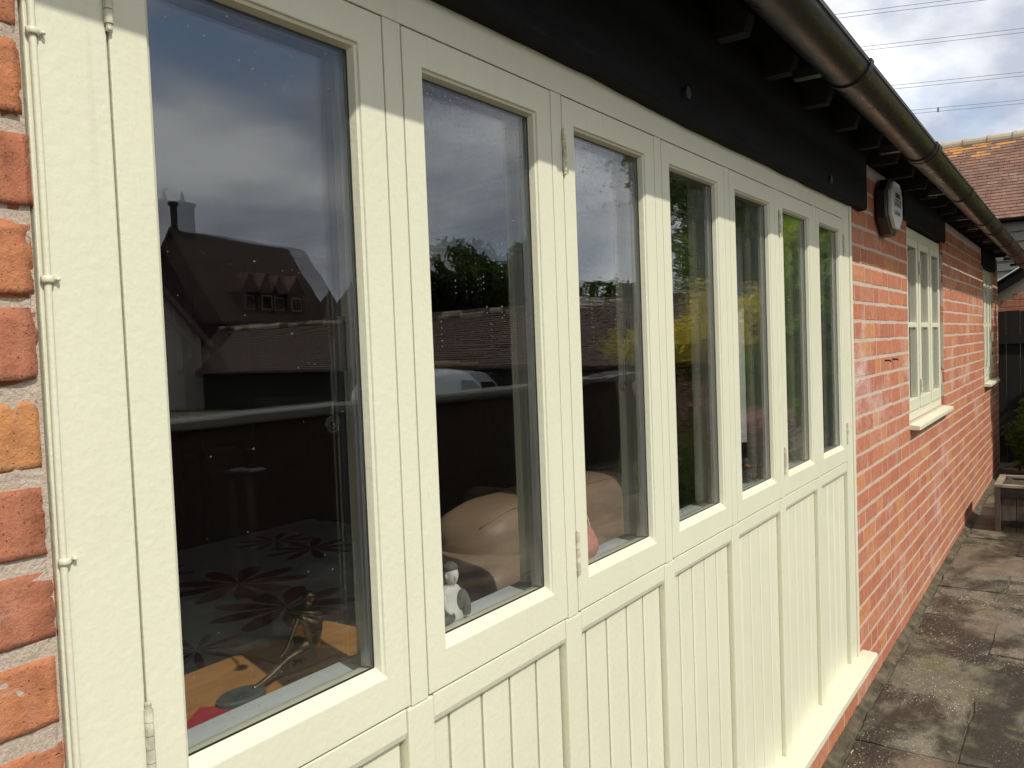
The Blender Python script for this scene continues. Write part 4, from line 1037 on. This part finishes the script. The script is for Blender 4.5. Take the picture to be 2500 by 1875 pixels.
for k in range(ncr):
    p0 = Vector((0, 0, EZ)) + u * (k * GA + 0.02) + nn_ * 0.022
    y = -3.35 + (0.0825 if k % 2 else 0)
    while y < 9.1:
        yy_ = y + rnd.uniform(-.004, .004)
        if -0.35 < y < 1.75 and cnt < 330:
            pr = project((17.0 + p0.x, y, p0.z - 2.46))
            if pr and pr[0] < 1.01 and not (y > 1.5 and k < 12):
                org = k >= ncr - 5 and rnd.random() < (0.75 if k >= ncr - 2 else 0.3)
                o = link('tile', otile if org else tile, rfb); cnt += 1
                o.matrix_basis = Matrix.Translation((p0.x, yy_, p0.z)) @ Matrix(((nn_.x * 0, nn_.x * -1, u.x, 0), (1, 0, 0, 0), (0, -nn_.z, u.z, 0), (0, 0, 0, 1))) @ Matrix.Rotation(R_(-7) + rnd.uniform(-.012, .012), 4, 'X')
                y += 0.165; continue
        rest.tint = rnd.random()
        q0 = p0 - u * .06; q1 = p0 + u * .085 - nn_ * .01
        rest.add([(q0.x, yy_ - .08, q0.z), (q0.x, yy_ + .08, q0.z), (q1.x, yy_ + .08, q1.z), (q1.x, yy_ - .08, q1.z), *( (c.x + nn_.x * .012, yv, c.z + nn_.z * .012) for c, yv in ((q0, yy_ - .08), (q0, yy_ + .08), (q1, yy_ + .08), (q1, yy_ - .08)))],
                 [(3, 2, 1, 0), (4, 5, 6, 7), (0, 1, 5, 4), (1, 2, 6, 5), (2, 3, 7, 6), (3, 0, 4, 7)])
        y += 0.165
stuff(rest.build('tile_field', MT['rooftile'], rfb, fix=False))
rd = MB(); rd.tube([(0, 0, 0), (0, 0.36, 0)], [0.105, 0.11], 14); rd.tube([(0, 0.36, 0), (0, 0.42, 0)], 0.128, 14); rdm = rd.mesh('ridge_tile', MT['ridge'])
y = -3.4
while y < 9.0:
    o = link('ridge_tile', rdm, rfb); o.location = (1.95, y, RZ + .005 + rnd.uniform(-.006, .006)); y += 0.425

# ================================================================== POWER LINES
wdir = Vector((0.32, -0.948, 0)).normalized()
def ray_pt(px, py, base):      # point on the vertical plane through `base` along wdir, seen at a photo pixel (2212 wide)
    r = RM @ Vector(((px - 1106) / 1789, (py - 829.5) / 1789, 1)); n_ = Vector((wdir.y, -wdir.x, 0))
    t = (base - CAM).dot(n_) / r.dot(n_); return CAM + r * t
for q, (py, lab) in enumerate(((-6, 'uppermost'), (74, 'second'), (167, 'third'), (226, 'lowest'))):
    base = Vector((78 + q * 5, 8, 0)); p = ray_pt(2100, py, base)
    wl_ = thing('power_line', 'pair of thin power cables, %s of those crossing the sky' % lab, 'power line', 'power lines over the roofs', loc=(p.x, p.y, p.z))
    for dz in (0.0, -0.34):
        pts = [wdir * s + Vector((0, 0, dz + 0.00011 * (s - 60) ** 2 - 0.4)) for s in np.linspace(-140, 260, 41)]
        b = MB(); b.tube(pts, 0.021, 5); b.build('cable', MT['wire'], wl_)
    for s in (-30 + 9 * q, 70):
        b = MB(); b.box(-.08, .08, -.08, .08, -.40, .04); o = b.build('spacer', MT['wire'], wl_); o.location = wdir * s + Vector((0, 0, 0.00011 * (s - 60) ** 2 - 0.4))

# ================================================================== WHAT THE WINDOWS REFLECT (the other side of the yard)
# boundary wall
YW = -3.72
bw = thing('boundary_wall', 'low red brick boundary wall with pale stone coping across the yard', 'wall', loc=(0, YW, -2.46))
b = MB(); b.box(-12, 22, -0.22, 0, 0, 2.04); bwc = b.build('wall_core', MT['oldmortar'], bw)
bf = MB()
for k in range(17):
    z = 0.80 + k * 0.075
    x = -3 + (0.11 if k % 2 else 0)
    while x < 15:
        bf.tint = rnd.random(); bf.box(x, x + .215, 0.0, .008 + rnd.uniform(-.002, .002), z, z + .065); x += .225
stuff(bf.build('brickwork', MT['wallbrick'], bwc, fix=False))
for q in range(40):
    x = -12 + q * 0.85; MB().box(x + .004, x + .846, -0.28, 0.05, 2.041, 2.10 + rnd.uniform(-.004, .004)).build('coping_stone', MT['coping'], bw, bevel=0.008)
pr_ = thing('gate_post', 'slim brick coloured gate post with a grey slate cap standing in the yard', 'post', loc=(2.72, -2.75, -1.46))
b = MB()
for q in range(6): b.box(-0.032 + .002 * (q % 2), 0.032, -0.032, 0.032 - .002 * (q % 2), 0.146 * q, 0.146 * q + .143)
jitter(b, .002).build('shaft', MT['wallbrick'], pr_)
MB().prism([(-0.044, 0.876), (-0.044, 0.888), (0, 0.897), (0.044, 0.888), (0.044, 0.876)], -0.044, 0.044, 'x').build('cap', MT['slate'], pr_, bevel=0.004)
# shrubs along the wall
gs = shrub('golden_shrub', 'golden topped shrub with mauve flowers by the boundary wall', (6.2, -1.85, -1.45), (0.55, 0.42, 0.80), MT['leaf_mid'], 2600, 0.055, 41, flower=(MT['leaf_pink'], 1700, 0.05, 0.75, 1.15))
leaves(2600, [(x_, y_, 1.45 + .03 * x_, .26, .22, .17) for x_ in (-.4, -.15, .1, .35) for y_ in (-.15, .15)], 0.055, MT['leaf_yellow'], gs, 'golden_tips', seed=77)
shrub('yellow_shrub', 'taller yellow green shrub between the golden one and the climber', (7.55, -1.95, -1.45), (0.48, 0.40, 0.88), MT['leaf_bright'], 2600, 0.06, 42, flower=(MT['leaf_yellow'], 1500, 0.06, 1.45, 1.8))
shrub('flowering_shrub', 'low mauve flowering shrub at the foot of the golden bushes', (6.95, -1.55, -1.45), (0.5, 0.25, 0.40), MT['leaf_dark'], 900, 0.05, 43, flower=(MT['leaf_pink'], 1900, 0.05, 0.30, 0.85))
shrub('tall_shrub', 'tall leafy green shrub shading the far window and gate', (9.0, -1.60, -1.40), (0.75, 0.62, 1.55), MT['leaf_bright'], 6500, 0.085, 44, k=16, stems=10)
shrub('tall_shrub', 'broad green shrub beyond the tall one beside the gate', (10.6, -1.75, -1.40), (0.85, 0.75, 1.75), MT['leaf_mid'], 5200, 0.085, 45, k=16, stems=10)
# white van on the lane
vn = thing('van', 'small white van with a loaded roof rack parked on the lane', 'van', loc=(13.9, -12.9, -2.455)); vn.scale = (1.32, 1.0, 0.94)
b = MB(); vs = []; fs = []; st_ = [(0.0, 1.30, .80), (.05, 1.85, .82), (.30, 2.14, .85), (1.2, 2.20, .86), (1.95, 2.17, .86), (2.25, 2.02, .85), (2.70, 1.45, .83), (2.85, 1.22, .82), (3.25, 1.08, .80), (3.35, .80, .76)]
for x, h, w_ in st_:
    half = [(w_ * .97, .36), (w_, .75), (w_, min(1.15, h - .20)), (w_ * .95, h - .17), (w_ * .86, h - .085), (w_ * .66, h - .035), (w_ * .34, h - .008)]
    ring = [(-a, z) for a, z in half] + [(0, h)] + [(a, z) for a, z in half[::-1]]
    vs += [(x, y, z) for y, z in ring]
m_ = 15
for i in range(len(st_) - 1):
    for j in range(m_): fs.append((i * m_ + j, i * m_ + (j + 1) % m_, (i + 1) * m_ + (j + 1) % m_, (i + 1) * m_ + j))
fs += [tuple(range(m_)), tuple(range((len(st_) - 1) * m_, len(st_) * m_))[::-1]]
b.add(vs, fs); bo = b.build('body', MT['vanwhite'], vn, smooth=True); ss_ = bo.modifiers.new('s', 'SUBSURF'); ss_.levels = ss_.render_levels = 1
for s in (-1, 1):
    b = MB(); b.prism([(1.75, 1.30), (1.78, 1.82), (2.15, 1.80), (2.50, 1.30)], s * .850, s * .868, 'y'); b.build('side_window', MT['vanglass'], vn)
    MB().box(0.2, 2.6, s * .855, s * .872, .86, .92).build('rubbing_strip', MT['black_plastic'], vn)
    MB().box(2.42, 2.56, s * .86, s * 1.02, 1.26, 1.42).build('door_mirror', MT['black_plastic'], vn, bevel=.02)
    for x in (.60, 2.75):
        b = MB(); b.tube([(x, s * .62, .30), (x, s * .85, .30)], .30, 20); wv = b.build('wheel', MT['rubber'], vn); b = MB(); b.tube([(x, s * .851, .30), (x, s * .858, .30)], .19, 16); b.build('rim', MT['alu'], wv)
    MB().box(3.24, 3.33, s * .45, s * .74, .80, .95).build('headlight', MT['white_plain'], vn, bevel=.02)
b = MB(); b.prism([(2.29, 2.00), (2.31, 2.02), (2.70, 1.50), (2.68, 1.47)], -.68, .68, 'y'); b.build('windscreen', MT['vanglass'], vn)
for x in (.45, 1.15, 1.85): MB().box(x, x + .05, -.66, .66, 2.205, 2.27).build('rack_bar', MT['black_plastic'], vn)
ld = thing('ladder', 'aluminium ladder tied on the roof rack of the white van', 'ladder', loc=(14.9, -13.0, -0.318))
for y in (-.18, .18): MB().box(-.4, 2.2, y - .03, y + .03, 0, .06).build('stile', MT['alu'], ld)
for q in range(10): b = MB(); b.tube([(-.3 + .26 * q, -.15, .035), (-.5 + .26 * q, .15, .035)], .015, 6); b.build('rung', MT['alu'], ld)
MB().box(-.3, 2.0, .23, .27, 0, .05).build('yellow_pole', MT['yellowrail'], ld)
# long low barn opposite
lb_ = thing('long_barn', 'long low barn with a weathered brown tile roof across the lane', 'barn', loc=(25.4, -7.0, -2.46))
e_, r_z = 1.86, 4.02
b = MB(); b.box(0.3, 4.9, -29.3, 0, 0, e_ + .1); b.build('wall', MT['darkboard'], lb_)
b = MB(); uu = Vector((2.5, 0, r_z - e_)).normalized(); n2v = Vector((-uu.z, 0, uu.x)); ln = math.hypot(2.5, r_z - e_); nc = 26
pts = []
for k in range(nc):
    a = Vector((0, 0, e_)) + uu * (ln * k / nc); pts += [(a.x, a.z), (a.x + n2v.x * .03, a.z + n2v.z * .03)]
pts += [(2.5, r_z), (5.0, e_), (5.0, e_ - .1), (2.5, r_z - .12), (0.0, e_ - .1)]
seg = 14
for s in range(seg):
    b.tint = 0.05 + 0.9 * ((s * 0.618) % 1)
    b.prism([(x, z) for x, z in pts], -29.5 + 29.7 * s / seg, -29.5 + 29.7 * (s + 1) / seg, 'y')
lr = b.build('roof', MT['oldtile'], lb_)
y = -29.4
while y < 0.1: b = MB(); b.tube([(2.5, y, r_z + .02), (2.5, min(y + .6, .2), r_z + .02)], .14, 10); b.build('ridge_tile', MT['ridge'] if rnd.random() < .3 else MT['oldtile'], lr); y += .62
# old house behind, chimney against the sky
oh = thing('old_house', 'dark old house with a tall chimney and dormers beyond the barn', 'house', loc=(37.5, -49.6, -2.46))
oh.rotation_euler = (0, 0, R_(-15))
RH = 11.2; EH = 5.2
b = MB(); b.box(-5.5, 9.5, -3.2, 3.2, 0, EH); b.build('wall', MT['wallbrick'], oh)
b = MB(); b.prism([(-3.7, EH - .25), (0, RH), (3.7, EH - .25), (3.7, EH - .45), (0, RH - .25), (-3.7, EH - .45)], -5.8, 9.8, 'x'); ro = b.build('roof', MT['oldtile'], oh)
b = MB(); b.add([(-5.5, -3.2, EH), (-5.5, 3.2, EH), (-5.5, 0, RH - .3), (-5.3, -3.2, EH), (-5.3, 3.2, EH), (-5.3, 0, RH - .3)], [(0, 1, 2), (5, 4, 3), (0, 2, 5, 3), (1, 4, 5, 2)]); b.build('gable', MT['wallbrick'], oh)
b = MB(); b.box(-5.1, -3.7, -.45, .45, RH - 1.5, RH + 1.5); b.box(-5.2, -3.6, -.55, .55, RH + 1.5, RH + 1.75); ch = b.build('chimney', MT['wallbrick'], ro)
b = MB(); b.lathe((-4.4, 0, RH + 1.75), [(.17, 0), (.14, .35), (.15, .45), (.03, .75)], 12); b.build('chimney_pot', MT['ridge'], ch)
for x in (-.4, 3.0):
    b = MB(); b.add([(x - .9, 3.4, EH + .4), (x + .9, 3.4, EH + .4), (x + .9, 3.4, EH + 1.9), (x, 3.4, EH + 3.0), (x - .9, 3.4, EH + 1.9), (x - .9, .9, EH + 1.9), (x, .4, EH + 3.0), (x + .9, .9, EH + 1.9)], [(0, 1, 2, 3, 4)])
    d_ = b.build('dormer', MT['wallbrick'], oh)
    b = MB(); b.add([(x - 1.1, 3.6, EH + 1.75), (x, 3.6, EH + 3.1), (x, .3, EH + 3.1), (x - 1.1, .8, EH + 1.75)], [(0, 1, 2, 3)]); b.add([(x + 1.1, 3.6, EH + 1.75), (x, 3.6, EH + 3.1), (x, .3, EH + 3.1), (x + 1.1, .8, EH + 1.75)], [(0, 3, 2, 1)])
    o = b.build('dormer_roof', MT['rooftile'], d_); s_ = o.modifiers.new('t', 'SOLIDIFY'); s_.thickness = .12
    b = MB(); b.box(x - .55, x + .55, 3.405, 3.43, EH + .6, EH + 1.6); f_ = b.build('window', MT['ridge'], d_); MB().box(x - .45, x + .45, 3.431, 3.44, EH + .7, EH + 1.5).build('glass', MT['vanglass'], f_)
for x in (-.6, .35): pass
for x0 in (0.2, 2.8):
    b = MB(); b.box(x0, x0 + 1.7, 3.205, 3.26, 2.6, 4.4); f_ = b.build('window', MT['white_plain'], oh)
    for q in range(2): MB().box(x0 + .12 + .8 * q, x0 + .78 + .8 * q, 3.261, 3.27, 2.75, 4.25).build('glass', MT['vanglass'], oh)
# lower wing running off to the right and a pale gabled cottage on the left
wg = thing('house_wing', 'long red tiled house wing joined on beyond the old house', 'house', loc=(46.0, -42.5, -2.46)); wg.rotation_euler = (0, 0, R_(-62))
b = MB(); b.box(-7, 7, -3, 3, 0, 5.0); b.build('wall', MT['wallbrick'], wg)
b = MB(); b.prism([(-3.4, 4.8), (0, 9.0), (3.4, 4.8), (3.4, 4.6), (0, 8.75), (-3.4, 4.6)], -7.3, 7.3, 'x'); wr = b.build('roof', MT['oldtile'], wg)
b = MB(); b.tube([(-7.3, 0, 9.0), (7.3, 0, 9.0)], .16, 8); b.build('ridge', MT['ridge'], wr)
pg = thing('gabled_cottage', 'pale rendered cottage gable standing in front of the old house', 'house', loc=(26.5, -41.0, -2.46)); pg.rotation_euler = (0, 0, R_(38))
b = MB(); b.prism([(-2.2, 0), (-2.2, 3.6), (0, 6.6), (2.2, 3.6), (2.2, 0)], -4, 4, 'y'); b.build('wall', MT['render'], pg)
b = MB(); b.prism([(-2.6, 3.25), (0, 6.85), (2.6, 3.25), (2.6, 3.1), (0, 6.62), (-2.6, 3.1)], -4.2, 4.2, 'y'); b.build('roof', MT['oldtile'], pg)
MB().box(-.3, .3, 4.0, 4.03, 3.4, 4.7).build('window', MT['vanglass'], pg)
# trees
tree('tree', 'dark round headed tree behind the barn ridge', (46.5, -36.0, -2.46), 8, (5.2, 4.2, 4.1), 6.2, MT['leaf_dark'], 5200, 0.42, 61, k=18)
tree('tree', 'dark tree with a ragged top beside the round headed one', (51.0, -32.0, -2.46), 8.5, (3.6, 3.2, 4.4), 6.2, MT['leaf_dark'], 4200, 0.40, 62, k=16)
tree('tree', 'smaller dark tree close to the house wing', (42.5, -39.0, -2.46), 5.5, (2.6, 2.4, 2.8), 4.4, MT['leaf_dark'], 2400, 0.36, 63, k=12)
tree('tree', 'large loose leafed tree rising over the end of the barn', (34.5, -12.0, -2.46), 11, (5.4, 4.6, 5.6), 8.6, MT['leaf_mid'], 7000, 0.34, 64, k=22)
tree('tree', 'tall dense tree beyond the loose leafed one', (37.5, -6.5, -2.46), 12, (4.6, 3.6, 6.0), 8.2, MT['leaf_dark'], 7000, 0.34, 65, k=20)
tree('tree', 'low bushy tree peeping over the middle of the barn ridge', (42.0, -20.0, -2.46), 4.5, (4.0, 4.0, 2.0), 4.2, MT['leaf_dark'], 2600, 0.36, 66, k=12)
